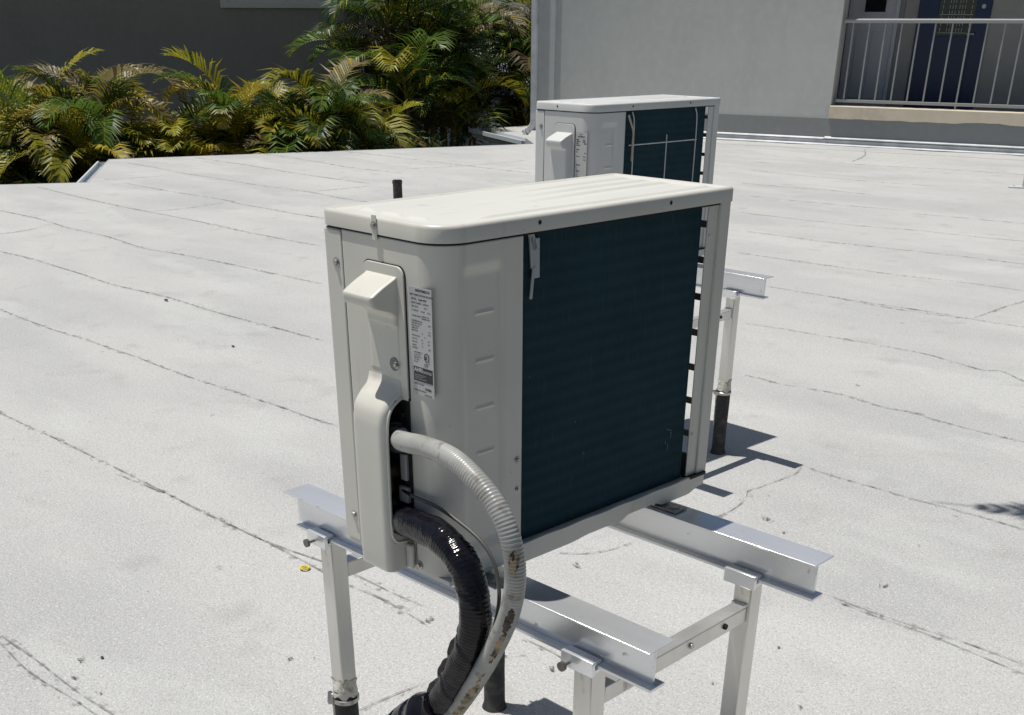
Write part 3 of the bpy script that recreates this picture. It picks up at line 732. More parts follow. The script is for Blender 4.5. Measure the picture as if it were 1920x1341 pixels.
def make_unit(name, loc, rz, label, paint, toppaint, kind):
    root = empty(name, loc, rz); tag(root, label, 'air conditioner', 'rooftop condenser units')
    # ---- lid: pressed sheet with a rolled edge, ribs and rounded coil corner
    e = .003
    def corner(x, y):
        # distance inside the rounded outline
        rr = RB_+e; cx, cy = D+e-rr, rr-e
        if x > cx and y < cy:
            return rr-math.hypot(x-cx, cy-y)
        r1 = .016; a, b = -e+r1, -e+r1
        if x < a and y < b: return r1-math.hypot(a-x, b-y)
        return min(x+e, D+e-x, y+e, LW+e-y)
    bm = bmesh.new(); ring = []
    nx, ny = 84, 170
    def out(th):                                         # outline point list
        pass
    O = []
    def arc(cx, cy, r, a0, a1, n):
        for i in range(n+1):
            t = a0+(a1-a0)*i/n; O.append(Vector((cx+r*math.cos(t), cy+r*math.sin(t))))
    rr = RB_+e
    arc(D+e-rr, -e+rr, rr, -PI/2, 0, 18); arc(D+e-.004, LW+e-.004, .004, 0, PI/2, 4); arc(-e+.012, LW+e-.012, .012, PI/2, PI, 6); arc(-e+.016, -e+.016, .016, PI, 1.5*PI, 6)
    # densify
    P = []
    for a, b in zip(O, O[1:]+O[:1]):
        k = max(1, int((b-a).length/.012)); P += [a.lerp(b, i/k) for i in range(k)]
    cen = Vector((D/2, LW/2)); n = len(P)
    def inset(d):
        res = []
        for i in range(n):
            t = (P[(i+1) % n]-P[i-1]).normalized(); nn = Vector((-t.y, t.x)); res.append(P[i]+nn*d)
        return res
    prof = [(0, H-HL-.0005), (0, H-.006), (.0012, H-.0025), (.004, H-.0004), (.008, H), (.011, H-.0006), (.014, H-.0025)]
    rings = [[bm.verts.new((p.x, p.y, z)) for p in inset(d)] for d, z in prof]
    for A, Bv in zip(rings, rings[1:]):
        for i in range(n): bm.faces.new((A[i], A[(i+1) % n], Bv[(i+1) % n], Bv[i]))
    mk('lid_skirt', bm, paint, root, smooth=60)
    bm = bmesh.new()
    ribs = [(.070, .20, .69), (.118, .16, .69), (.166, .14, .69)]
    def hgt(x, y):
        z = H-.0025
        for rx, a, b in ribs:
            k = math.exp(-((x-rx)/.008)**4)*smoothstep(a, a+.35, y)*(1-smoothstep(b-.03, b, y)); z += .0048*k
        z += .0040*math.exp(-((x-(D-.036))/.006)**4)*smoothstep(.08, .14, y)*(1-smoothstep(.68, .70, y))
        z += .0030*math.exp(-((y-(LW-.024))/.006)**4)*smoothstep(.03, .05, x)*(1-smoothstep(D-.05, D-.035, x))
        for a, b in ((.035, .085), (.10, .15), (.165, .215)):
            z += .0032*math.exp(-((y-.045)/.005)**4)*smoothstep(a, a+.008, x)*(1-smoothstep(b-.008, b, x))
        z += .0006*noise.noise(Vector((x*9, y*4, 0)))
        return z
    xs0, ys0 = .006, .006
    def lidf(i, j):
        x = xs0+(D-2*xs0)*i; y = ys0+(LW-2*ys0)*j; return (x, y, hgt(x, y))
    def kp(i, j):
        x = xs0+(D-2*xs0)*i; y = ys0+(LW-2*ys0)*j; return corner(x, y) > .0115
    grid(bm, lidf, 110, 150, kp)
    mk('lid', bm, toppaint, root, smooth=60)
    for y_ in (.207, .538): bm = bmesh.new(); cyl(bm, (D+e-.001, y_, .5835), (D+e+.0006, y_, .5835), .0035, n=14); mk('screw_hole', bm, dark, root)
    if kind == 2: bm = bmesh.new(); cyl(bm, (.115, -e-.0006, .5835), (.115, -e+.001, .5835), .0035, n=14); mk('screw_hole', bm, dark, root)
    if kind == 1:
        bm = bmesh.new(); box(bm, .134, .146, -e-.0014, -e, .561, .5985); mk('lid_tab', bm, paint, root, bevel=.0005)
        bm = bmesh.new(); screw(bm, (.140, -e-.001, .583), (0, -1, 0), .0045); mk('screw', bm, steel, root, smooth=30)
    bm = bmesh.new(); P2 = inset(.0035); poly_prism(bm, [(p.x, p.y) for p in P2], .5664, .5715); mk('lid_gap_shade', bm, dark, root)  # black filler stands in for the shade in the gap under the lid
    # ---- cabinet
    side_panel(root, paint)
    B('front_strip', (-.001, .0455, -.0012, .02, .014, .5668), paint, root, .004)
    B('panel_gap', (.0440, .0495, .0012, .010, .014, .572), dark, root)
    bm = bmesh.new()                                     # fan side with round opening
    cx, cz, R_ = LW*.60, .30, .225; nA = 48; zz0, zz1 = .03, .572
    ri = [bm.verts.new((0, cx+R_*math.cos(2*PI*i/nA), cz+R_*math.sin(2*PI*i/nA))) for i in range(nA)]
    ro = []
    for i in range(nA):
        c, s = math.cos(2*PI*i/nA), math.sin(2*PI*i/nA); k = 9
        for lim, comp in ((LW-cx, c), (cx-.02, -c), (zz1-cz, s), (cz-zz0, -s)):
            if comp > 1e-6: k = min(k, lim/comp)
        ro.append(bm.verts.new((0, cx+k*c, cz+k*s)))
    for i in range(nA): bm.faces.new((ri[i], ri[(i+1) % nA], ro[(i+1) % nA], ro[i]))
    for yy, zc_ in ((.02, zz0), (.02, zz1), (LW, zz0), (LW, zz1)):
        pass
    o = mk('front_panel', bm, paint, root); so = o.modifiers.new('s', 'SOLIDIFY'); so.thickness = .002
    bm = bmesh.new()
    for k in range(1, 9):
        rr2 = R_*k/8.2; Pc = [Vector((-.012*(1-(k/8.2)**2)-.002, cx+rr2*math.cos(t), cz+rr2*math.sin(t))) for t in [2*PI*i/40 for i in range(41)]]
        tube(bm, Pc, .0018, 5, cap=False)
    for k in range(12):
        t = 2*PI*k/12; cyl(bm, (-.014, cx, cz), (-.001, cx+R_*math.cos(t), cz+R_*math.sin(t)), .0018, n=5)
    mk('fan_guard', bm, blackpl, root)
    bm = bmesh.new(); cyl(bm, (.05, cx, cz), (.10, cx, cz), .035, n=20)
    for k in range(3):
        for q in range(6):
            t = 2*PI*k/3+q*.12; r1 = .2
            v = [bm.verts.new((.06+.03*(a/6), cx+r*math.cos(2*PI*k/3+a*.14), cz+r*math.sin(2*PI*k/3+a*.14))) for a, r in ((q, .03), (q, r1), (q+1, r1), (q+1, .03))]
            bm.faces.new(v)
    mk('fan', bm, blackpl, root)
    B('fan_motor', (.10, .17, cx-.05, cx+.05, cz-.05, cz+.05), blackpl, root, .015)
    B('divider', (.02, D-.03, .170, .174, .03, .57), steel, root)
    bm = bmesh.new(); box(bm, D-.036, D-.010, .174, .651, .036, .5695); mk('coil', bm, coilm, root, bevel=.004)
    B('coil_end_plate', (D-.036, D-.013, .6515, .6525, .036, .5695), blackpl, root)
    # corner post, stepped
    bm = bmesh.new(); box(bm, D-.006, D-.0035, .660, .692, .04, .571); box(bm, D-.0035, D, .6905, .6925, .04, .571); box(bm, D-.002, D+.0005, .6925, LW, .036, .571)
    box(bm, D-.040, D-.002, LW-.002, LW, .036, .571)
    mk('corner_post', bm, paint, root, bevel=.0006)
    B('corner_seam', (D-.0034, D-.0012, .693, .697, .04, .571), dark, root) if kind == 2 else None
    # end guard: dark ribs across the open end
    bm = bmesh.new()
    for z in (.525, .459, .389, .319, .249, .180, .110): box(bm, .044, D-.030, LW-.010, LW-.004, z-.006, z+.006)
    for x in (.044, .12, .19): box(bm, x, x+.006, LW-.010, LW-.004, .04, .57)
    box(bm, .044, D-.03, LW-.010, LW-.004, .015, .066)
    mk('end_guard', bm, blackpl, root)
    B('end_strip', (-.001, .044, LW-.002, LW, .014, .572), paint, root)
    bm = bmesh.new()
    for z in (.512, .128): bm = bmesh.new(); cyl(bm, (D-.0035, .669, z), (D-.002, .669, z), .004, n=10); mk('bright_hole_disc', bm, sealant, root)  # pale disc stands in for a through hole showing the sunlit roof
    # ---- base pan
    bm = bmesh.new(); nn = 60
    rows = []
    for i in range(nn+1):
        y = .1735+(.712-.1735)*i/nn
        zl = .0+.004*smoothstep(.30, .36, y)*(1-smoothstep(.40, .46, y))+.012*smoothstep(.44, .475, y)-.010*smoothstep(.55, .58, y)*(1-smoothstep(.66, .70, y))
        zu = .0375+.0015*math.sin(y*60)*.5
        rows.append([bm.verts.new(q) for q in ((D-.030, y, .004), (D+.004, y, zl), (D+.005, y, zu), (D-.001, y, zu+.0006), (D-.006, y, zu-.012))])
    for a, b in zip(rows, rows[1:]):
        for k in range(4): bm.faces.new((a[k], b[k], b[k+1], a[k+1]))
    mk('base_pan_lip', bm, paint, root, smooth=50)
    B('base_pan', (.002, D-.004, .004, LW-.003, .006, .014), paint, root)
    B('pan_bracket', (D-.02, D+.006, .664, .716, .034, .040), dark, root)
    # feet
    for yy in (.086, .590):
        f = bmesh.new()
        box(f, -.035, D+.045, yy-.020, yy+.020, -.0045, -.0015)
        box(f, .0, D-.008, yy-.022, yy+.022, -.0015, .0055)
        fo = mk('foot', f, steel if kind == 1 else paint, root, bevel=.001)
        for xx in (-.022, D+.026):
            f = bmesh.new(); screw(f, (xx, yy, -.0015), (0, 0, 1), .007); mk('foot_bolt', f, steel, fo, smooth=30)
    # ---- screws
    for pp, ax, rs in (((.030, -.0008, .513), (0, -1, 0), .0058), ((.030, -.0008, .066), (0, -1, 0), .0052), ((.215, -.001, .024), (0, -1, 0), .005), ((D-.0005, .163, .199), (1, 0, 0), .0045), ((D-.0005, .163, .145), (1, 0, 0), .0035)):
        bm = bmesh.new(); screw(bm, pp, ax, rs); mk('screw', bm, steel, root, smooth=30)
    B('seam_line', (.2065, .2080, -.0004, .0006, .014, .07), dark, root)
    # ---- valve cover
    vc = empty('valve_cover', (0, 0, 0)); vc.parent = root
    bm = bmesh.new(); pl = []
    for (cx_, cz_, a0) in ((.190, .512, 0), (.119, .512, PI/2)):
        for i in range(7):
            t = a0+PI/2*i/6; pl.append((cx_+.016*math.cos(t), cz_+.016*math.sin(t)))
    def plate(u_r, zlow, y0, y1, grow, mm, nm):
        b2 = bmesh.new(); pts = [(x+grow*(1 if x > .15 else -1), z+grow*.6) for x, z in pl]+[(.103-grow, zlow), (u_r, zlow)]
        A = [b2.verts.new((x, y0, z)) for x, z in pts]; Bv = [b2.verts.new((x, y1, z)) for x, z in pts]; n_ = len(pts)
        for i in range(n_): b2.faces.new((A[i], A[(i+1) % n_], Bv[(i+1) % n_], Bv[i]))
        b2.faces.new(A[::-1]); b2.faces.new(Bv); return mk(nm, b2, mm, vc, bevel=.0008 if grow == 0 else 0)
    plate(.206 if kind == 1 else .206, .318, -.0040, -.0002, 0, paint, 'plate')
    plate(.2085, .318, -.0012, .0003, .0022, dark, 'shadow_gap')
    if kind == 1:
        bm = bmesh.new(); blister(bm, .112, .190, [(.5125, .001), (.508, .012), (.498, .034), (.489, .050), (.485, .0535), (.477, .053), (.470, .050), (.466, .040), (.459, .020), (.450, .009), (.437, .007), (.434, .0035), (.41, .003), (.36, .003)], rb=.007, nz=120)
        mk('hood', bm, paint, vc, smooth=55)
        bm = bmesh.new(); blister(bm, .1035, .190, [(.352, .001), (.340, .006), (.330, .016), (.318, .030), (.303, .041), (.285, .0455), (.26, .0465), (.20, .047), (.10, .0475), (.045, .047), (.020, .046), (.014, .046)], rb=.013, opening=(.072, .318), nz=130)
        o = mk('pipe_cover', bm, paint, vc, smooth=55); so = o.modifiers.new('s', 'SOLIDIFY'); so.thickness = .0016; so.offset = -1
        bm = bmesh.new()                                 # rolled rim round the opening
        rim = catmull([(.190, -.004, .320), (.190, -.014, .316), (.190, -.027, .306), (.190, -.035, .290), (.190, -.0385, .26), (.190, -.0395, .18), (.190, -.0395, .10), (.190, -.037, .080), (.190, -.028, .069), (.190, -.004, .064)], 8)
        tube(bm, rim, .0026, 8); mk('opening_rim', bm, paint, vc, smooth=60)
        bm = bmesh.new(); box(bm, .190, .206, -.012, -.002, .014, .062); mk('plate_foot', bm, paint, vc, bevel=.004)
        # dent screw
        bm = bmesh.new(); cyl(bm, (.176, -.0062, .3735), (.176, -.0046, .3735), .011, n=20); mk('screw_recess', bm, greyink, vc)
        bm = bmesh.new(); screw(bm, (.183, -.0058, .3735), (0, -1, 0), .004); mk('screw', bm, steel, vc, smooth=30)
        # flat dark panels stand in for shade inside the service opening, with valves
        B('opening_shade_panel', (.125, .2065, -.0030, -.0012, .066, .322), blackpl, root)
        B('cavity_shade_panel', (.112, .118, -.036, -.003, .066, .30), dark, root)
        v = empty('service_valve', (.165, -.004, .19)); v.parent = root
        bm = bmesh.new(); cyl(bm, (0, 0, 0), (0, -.030, 0), .013, n=14); cyl(bm, (0, -.018, 0), (0, -.018, -.035), .010, n=12); cyl(bm, (0, -.010, -.06), (0, -.034, -.06), .012, n=12); cyl(bm, (0, -.02, -.045), (0, -.02, -.10), .009, n=12)
        mk('valve_body', bm, mat('dull_brass', (.10, .075, .035), .45, .8), v, smooth=35)
        bm = bmesh.new(); box(bm, .018, .034, -.0055, .002, -.012, .035); box(bm, .012, .037, -.0062, .002, -.052, -.024); box(bm, .012, .022, -.010, .002, -.09, -.06)
        mk('bracket', bm, mat('grey_bracket', (.34, .35, .35), .4), v, bevel=.002)
        bm = bmesh.new(); cyl(bm, (.162, -.0035, .298), (.162, -.0050, .298), .013, n=20); mk('knockout_hole', bm, dark, root)
        bm = bmesh.new(); screw(bm, (.190, -.003, .292), (0, -1, 0), .005); mk('screw', bm, blackpl, root, smooth=30)
        # oxide marks on the cabinet rib
        unit_label(root, ink, [('INDUSTRIES.LTD', .30, .965, .085, .004), ('HEAT PUMP/OUTDOOR SECTIONS', .04, .925, .066, .002), ('MODEL:', .10, .888, .07, .001), ('Sapphire09HP', .42, .888, .062, .003), ('ORDER NUMBER:', .08, .853, .06, .001), ('SAD00109', .60, .853, .06, .001),
            ('MFG DATE:', .10, .82, .06, .001), ('2017.1', .66, .82, .06, .001), ('FL WEIGHT', .10, .785, .06, .001), ('66 LBS', .52, .785, .06, .001), ('30 kg', .80, .785, .06, .001),
            ('POWER SUPPLY', .10, .735, .06, .001), ('208/230V 1PH', .54, .742, .055, .001), ('60Hz/MIN 187V', .54, .722, .055, .001),
            ('COMPRESSOR RLA', .07, .69, .06, .001), ('FAN MOTOR FLA', .07, .668, .06, .001), ('MIN CIRCUIT', .07, .645, .06, .001), ('8.0 A', .82, .67, .06, .001), ('AMPACITY', .07, .622, .06, .001), ('MAX FUSE', .07, .60, .06, .001),
            ('15 A', .80, .61, .06, .001), ('0.4 A', .80, .585, .06, .001), ('1.5', .50, .585, .06, .001), ('REFRIG. R410A', .07, .555, .055, .001), ('oz', .62, .555, .055, .001), ('LOW 236', .07, .525, .055, .001), ('psi', .50, .525, .055, .001), ('236', .78, .525, .055, .001),
            ('HIGH 550', .07, .495, .055, .001), ('3.8', .50, .495, .055, .001), ('550', .78, .495, .055, .001), ('DESIGN', .07, .465, .055, .001), ('1.6', .50, .465, .055, .001), ('PRESSURE', .07, .44, .055, .001), ('MPa', .80, .45, .055, .001),
            ('CONFORMS TO', .12, .40, .055, .001), ('UL STD 1995', .12, .378, .055, .001), ('CERTIFIED TO', .12, .356, .055, .001), ('CSA C22.2', .12, .334, .055, .001), ('No. 236', .12, .312, .055, .001), ('UL', .60, .358, .11, .006), ('Intertek', .58, .305, .05, .001), ('4003739', .58, .285, .05, .001),
            ('MADE IN CHINA', .10, .10, .06, .001), ('R410A', .60, .062, .10, .006), ('PLEASE READ MANUAL', .08, .038, .055, .001), ('66129913496', .55, .008, .06, .001)],
            .216, .270, .334, .503, (.10, .95, .135, .27, [('AHRI', .13, .225, .17, .006), ('CERTIFIED', .47, .222, .10, .001), ('www.ahridirectory.org', .14, .19, .055, 0), ('Unitary Small HP', .14, .172, .055, 0), ('AHRI Standard 210/240', .14, .152, .055, 0)]))
        bm = bmesh.new(); Pc = [Vector((.2545+.0055*math.cos(t), -.0018, .3975+.0065*math.sin(t))) for t in [2*PI*i/24 for i in range(25)]]; tube(bm, Pc, .0006, 5, cap=False); mk('listing_mark', bm, ink, root)
        # small clip left hanging on the fins
        c = empty('sensor_clip', (D-.008, .20, .53)); c.parent = root
        bm = bmesh.new()
        for (y, z, hy, hz, rx) in ((-.001, .028, .012, .036, .35), (.008, -.002, .015, .062, .02), (-.002, .008, .008, .05, .1)):
            boxm(bm, Matrix.Translation((.002, y, z))@Matrix.Rotation(rx, 4, 'X'), .004, hy, hz)
        boxm(bm, Matrix.Translation((.004, -.002, -.040))@Matrix.Rotation(-.12, 4, 'X'), .003, .006, .050)
        mk('clip_body', bm, clear, c, bevel=.001)
        # bent fins
        fm = mat('bare_fin_metal', (.10, .16, .15), .5, .3)
        for (y, z, l, a) in ((.600, .152, .018, 1.2), (.605, .140, .012, 0), (.590, .128, .006, .1), (.598, .118, .012, 0), (.605, .145, .008, .9), (.345, .165, .006, 1.3), (.2, .335, .003, 0), (.32, .23, .003, .5)):
            bm = bmesh.new(); boxm(bm, Matrix.Translation((D-.0098, y, z))@Matrix.Rotation(a, 4, 'X'), .001, .0014, l); mk('bent_fin', bm, fm, root)
    else:
        bm = bmesh.new(); blister(bm, .114, .196, [(.500, .001), (.496, .012), (.486, .040), (.478, .056), (.474, .060), (.466, .060), (.458, .058), (.452, .054), (.448, .040), (.443, .034), (.42, .034), (.30, .034), (.10, .034), (.03, .034), (.02, .034)], rb=.006, nz=120)
        mk('hood', bm, paint, vc, smooth=55)
        unit_label(root, ink, [('Gree', .36, .95, .11, .004), ('AIR CONDITIONER', .16, .918, .075, .008), ('MODEL', .04, .87, .07, .008), ('VOLTAGE', .04, .84, .07, .008), ('INPUT', .04, .81, .07, .008), ('CURRENT', .04, .78, .07, .008), ('R410A', .62, .87, .07, .008), ('208/230V', .60, .84, .07, .008), ('1200W', .74, .81, .07, .008),
            ('WEIGHT', .04, .71, .07, .008), ('FLA', .04, .67, .07, .008), ('RLA 8.0 A', .04, .60, .07, .008), ('15 A', .80, .66, .07, .008), ('550 psi', .70, .60, .07, .008), ('236 psi', .72, .55, .07, .008), ('OUTDOOR', .10, .46, .07, .008), ('CAUTION', .07, .36, .07, .008), ('UL', .20, .09, .10, .004), ('CONFORMS TO', .48, .12, .055, .008), ('UL STD 1995', .48, .09, .055, .008), ('CERTIFIED', .07, .03, .07, .008)],
            .213, .268, .300, .505, (.2, .75, .17, .27, [('AHRI', .24, .2, .15, .004)]))
        # white wire guard over the coil
        g = empty('coil_wire_guard', (D+.006, 0, 0)); g.parent = root
        bm = bmesh.new(); rw = .0022
        for y in (.215, .405, .58):
            zt = .535 if y != .405 else .47
            tube(bm, catmull([(0, y, .05), (0, y, .3), (0, y, zt-.02), (-.004 if y != .405 else 0, y-.008 if y != .405 else y, zt+.03 if y != .405 else zt+.01)], 6), rw, 7)
        for z in (.455, .25, .10): tube(bm, [Vector((.002, .19, z)), Vector((.002, .4, z)), Vector((.002, .583, z))], rw, 7)
        mk('wires', bm, flash, g, smooth=60)
        bm = bmesh.new(); tube(bm, catmull([(.004, .178, .555), (.006, .19, .53), (.008, .203, .50), (.006, .205, .46), (.005, .205, .40)], 8), .004, 8); mk('strap', bm, mat('faded_tan_strap', (.42, .36, .26), .7), g, smooth=60)
    return root
u1 = make_unit('outdoor_unit', (0, 0, 0), -.0201, 'large cream outdoor air conditioning unit in front with black hose and grey conduit', cream, creamtop, 1)
u2 = make_unit('outdoor_unit', (-1.568, 2.152, .0185), -.040, 'pale grey outdoor air conditioning unit behind the cream one with wire guard over its coil', white, white, 2)
# ================================================================ aluminium stands
def stand(loc, rz, zt, zground, label):
    """zt = beam top height in world, root at ground"""
    root = empty('equipment_stand', (loc[0], loc[1], zground), rz); tag(root, label, 'equipment stand', 'aluminium stands under the outdoor units')
    Z = zt-zground; HB = .081; FT = .0035
    W = (.108, .5832); UL = -.3195; 
    for w_, uR in ((W[0], .672), (W[1], .682)):
        bm = bmesh.new()
        box(bm, UL, uR, w_-.0332, w_+.0332, Z-FT, Z); box(bm, UL+.004, uR-.012, w_-.0028, w_+.0028, Z-HB+.006, Z-FT-.0001); box(bm, UL+.014, uR-.004, w_-.0188, w_+.0188, Z-HB, Z-HB+.006)
        b = mk('beam', bm, alu, root, bevel=.0008)
    legs = [(-.207, 0), (.520, 0), (-.203, 1), (.524, 1)]
    for (u, k) in legs:
        w_ = W[k]; lw = w_+.004; s = .020; zl = Z-HB-.0005
        bot = .262+(zt+.006)
        lg = empty('leg', (u, lw, 0)); lg.parent = root
        bm = bmesh.new(); box(bm, -s, s, -s, s, bot-.02, zl); mk('post', bm, aludull, lg, bevel=.0025)
        # clamp bracket hooked over the bottom flange, front side
        bm = bmesh.new(); f = -(lw-w_)-.0188
        xa, xb = (-.042, .020) if (k == 0 and u < 0) else (-.038, .034); box(bm, xa, xb, f-.012, f-.004, zl-.015, zl+.014); box(bm, xa, xb, f-.0041, f+.012, zl+.0075, zl+.0138); box(bm, xa+.001, xb-.001, f-.0041, f+.02, zl-.010, zl-.003)
        br = mk('clamp_bracket', bm, alu, lg, bevel=.001)
        if k == 0:
            bm = bmesh.new(); cyl(bm, (-.018, f-.0115, zl-.004), (-.018, f-.029, zl-.004), .003, n=10); cyl(bm, (-.018, f-.028, zl-.004), (-.018, f-.034, zl-.004), .0088, n=14)
            mk('thumb_screw', bm, bolt_m, br, smooth=35)
        # pipe stub with sealant and hose clamp
        bm = bmesh.new(); rp_ = .0275
        P = [Vector((0, 0, bot*i/24)) for i in range(25)]
        ph = rnd.random()*30
        tube(bm, P, lambda i, sS, an: rp_*(1+.05*noise.noise(Vector((math.cos(an)*2+ph, math.sin(an)*2, sS*14))))+(.006*math.exp(-(sS/.010)**2)), 24)
        mk('pipe_stub', bm, tar, lg, smooth=60)
        bm = bmesh.new()
        n_ = 40; A = []
        for i in range(n_):
            t = 2*PI*i/n_; rr = .0262; x, y = rr*math.cos(t), rr*math.sin(t)
            jag = .012*noise.noise(Vector((math.cos(t)*2.2+ph, math.sin(t)*2.2, 5)))
            A.append([bm.verts.new(v) for v in ((max(-s-.001, min(s+.001, x*1.3)), max(-s-.001, min(s+.001, y*1.3)), bot+.028+jag*1.2), (x*.98, y*.98, bot+.012+jag*.4), (x*1.09, y*1.09, bot-.004), (x*1.10, y*1.10, bot-.014+jag))])
        for i in range(n_):
            a, b = A[i], A[(i+1) % n_]
            for q in range(3): bm.faces.new((a[q], b[q], b[q+1], a[q+1]))
        mk('sealant', bm, sealant, lg, smooth=60)
        bm = bmesh.new()
        t0 = rnd.uniform(3.6, 4.4) if k == 0 else 3.8
        for (dt, ln) in ((0, .17),):
            cyl(bm, (.0285*math.cos(t0+dt), .0285*math.sin(t0+dt), bot-ln), (.0285*math.cos(t0+dt*.9), .0285*math.sin(t0+dt*.9), bot-.012), .0022, .0042, n=7)
        mk('sealant_drip', bm, sealant, lg, smooth=60)
        bm = bmesh.new(); C1 = []
        for i in range(32):
            t = 2*PI*i/32; C1.append([bm.verts.new((r*math.cos(t), r*math.sin(t), z)) for r, z in ((.0300, bot-.032), (.0312, bot-.031), (.0312, bot-.021), (.0300, bot-.020))])
        for i in range(32):
            for q in range(4): bm.faces.new((C1[i][q], C1[(i+1) % 32][q], C1[(i+1) % 32][(q+1) % 4], C1[i][(q+1) % 4]))
        M = Matrix.Rotation(R(232), 4, 'Z')@Matrix.Translation((.034, 0, bot-.026)); boxm(bm, M, .012, .030, .014)
        M2 = Matrix.Rotation(R(232), 4, 'Z'); cyl(bm, M2@Vector((.036, -.024, bot-.026)), M2@Vector((.036, .012, bot-.026)), .006, n=10)
        mk('hose_clamp', bm, steel, lg, smooth=35)
    for u in (-.205, .522):
        zb = Z-HB-.062
        bm = bmesh.new(); box(bm, u-.017, u+.017, W[0]+.0242, W[1]-.0162, zb-.034, zb)
        br = mk('cross_brace', bm, aludull, root, bevel=.002)
        bm = bmesh.new()
        for y in (W[1]-.09, W[1]-.20): bm = bmesh.new(); cyl(bm, (u+.0168, y, zb-.016), (u+.021, y, zb-.016), .006, n=12); mk('brace_bolt', bm, steel if y < .45 else dark, br, smooth=35)
        bm = bmesh.new()
        for y0 in (W[1]-.0162,):
            Pw = [Vector((u-.016+.032*i/10, y0-.003, zb+.001)) for i in range(11)]; tube(bm, Pw, lambda i, s_, an: .005+.002*noise.noise(Vector((i*1.7, an, 0))), 8)
        mk('weld_bead', bm, alu, br, smooth=60)
    return root
stand((0, 0), 0, -.006, ZG, 'aluminium beam stand on pipe stubs carrying the front cream unit')
a_ = -.021
stand((-1.512, 2.110), a_, .018, ZG, 'aluminium beam stand farther back carrying the pale grey unit')

# ================================================================ hoses of the front unit
def jacket(s, an, ph): return .0
cp = [(.186, -.006, .2535), (.206, -.028, .257), (.240, -.042, .264), (.297, -.056, .275), (.381, -.077, .284), (.449, -.092, .274), (.499, -.096, .246), (.529, -.095, .201), (.535, -.09, .14), (.518, -.085, .069), (.477, -.08, -.015), (.424, -.075, -.103), (.359, -.07, -.197), (.27, -.07, -.32), (.16, -.10, -.48), (.05, -.16, -.62), (-.08, -.24, -.695), (-.5, -.45, -.705), (-1.0, -.9, -.705)]
P = resample(catmull(cp, 12), .0012)
bm = bmesh.new()
def crad(i, s, an): return .0163+.00042*math.cos(2*PI*s/.0056+an)
def cmi(i, s, an):
    p = P[i]; a = abs((an-CA+PI) % (2*PI)-PI)
    q = noise.noise(Vector((p.x*38+math.cos(an)*1.2, p.y*38, p.z*38+math.sin(an)*1.2)))*.5+noise.noise(Vector((p.x*130+math.cos(an)*3, p.y*130, p.z*130+math.sin(an)*3)))*.35
    def reg(zm, hz, wa): return (p.z-zm)**2/hz**2+(a/wa)**2+q*1.3
    if reg(.172, .022, .55) < .7: return 2 if q > -.02 else 1
    if reg(.068, .030, .42) < .95: return 2
    if reg(.006, .042, .36) < .9: return 1 if q < .12 else 2
    if reg(-.125, .085, .50) < .75: return 1
    return 0
# angle that faces the camera side is found from the frame used in tube()
CA = 0.0
d0 = (P[1]-P[0]).normalized(); aa = d0.cross(Vector((0, 0, 1))).normalized(); frames = []
for i, p in enumerate(P):
    t = (P[min(i+1, len(P)-1)]-P[max(i-1, 0)]).normalized(); aa = (aa-t*aa.dot(t)).normalized(); frames.append((aa.copy(), t.cross(aa)))
k_ = min(range(len(P)), key=lambda i: (P[i]-Vector((.518, -.085, .069))).length)
v_ = (Vector((1.0, -.75, .35))).normalized(); CA = math.atan2(v_.dot(frames[k_][1]), v_.dot(frames[k_][0]))
tube(bm, P, crad, 44, cmi)
cnd = empty('electrical_conduit', cp[0]); 
o = mk('jacket', bm, [pvc, brown, sooty], cnd, smooth=70); o.location = -Vector(cp[0])
bm = bmesh.new(); c0 = Vector((.170, -.003, .2500)); dd = Vector((.62, -.75, .10)).normalized()
cyl(bm, c0, c0+dd*.016, .026, n=24); cyl(bm, c0+dd*.016, c0+dd*.026, .024, .020, n=24); cyl(bm, c0-dd*.001, c0+dd*.004, .030, n=6)
o = mk('fitting', bm, mat('dark_grey_fitting', (.06, .065, .07), .4, .3), cnd, smooth=35); o.location = -Vector(cp[0])
tag(cnd, 'grey ribbed electrical conduit with brown scuffs curving down from the front unit', 'conduit')

hp = [(.170, .012, .092), (.192, -.014, .106), (.240, -.038, .120), (.334, -.062, .134), (.396, -.077, .121), (.429, -.082, .087), (.438, -.082, .038), (.425, -.080, -.022), (.39, -.078, -.094), (.346, -.074, -.168), (.290, -.072, -.235), (.17, -.09, -.36), (.05, -.14, -.50), (-.06, -.22, -.62), (-.2, -.32, -.69), (-.6, -.6, -.695), (-1.05, -1.0, -.695)]
PH = resample(catmull(hp, 12), .0022)
bm = bmesh.new()
def hrad(i, s, an):
    k = smoothstep(0, .03, s)
    wr = math.sin(2*PI*s/.0066+an)*.0006
    ph = (s/.105+an/(2*PI)) % 1.0                       # spiral lap of the tape
    lap = .0022*(1-ph)
    wk = .0022*noise.noise(Vector((s*22, math.cos(an)*1.4, math.sin(an)*1.4)))+.0012*noise.noise(Vector((s*70, math.cos(an)*3, math.sin(an)*3)))
    return (.0248+wr+lap+wk)*(1-.06*0)
tube(bm, PH, hrad, 36)
hs = empty('insulated_line_set', hp[0]); o = mk('wrapped_hose', bm, vinyl, hs, smooth=70); o.location = -Vector(hp[0])
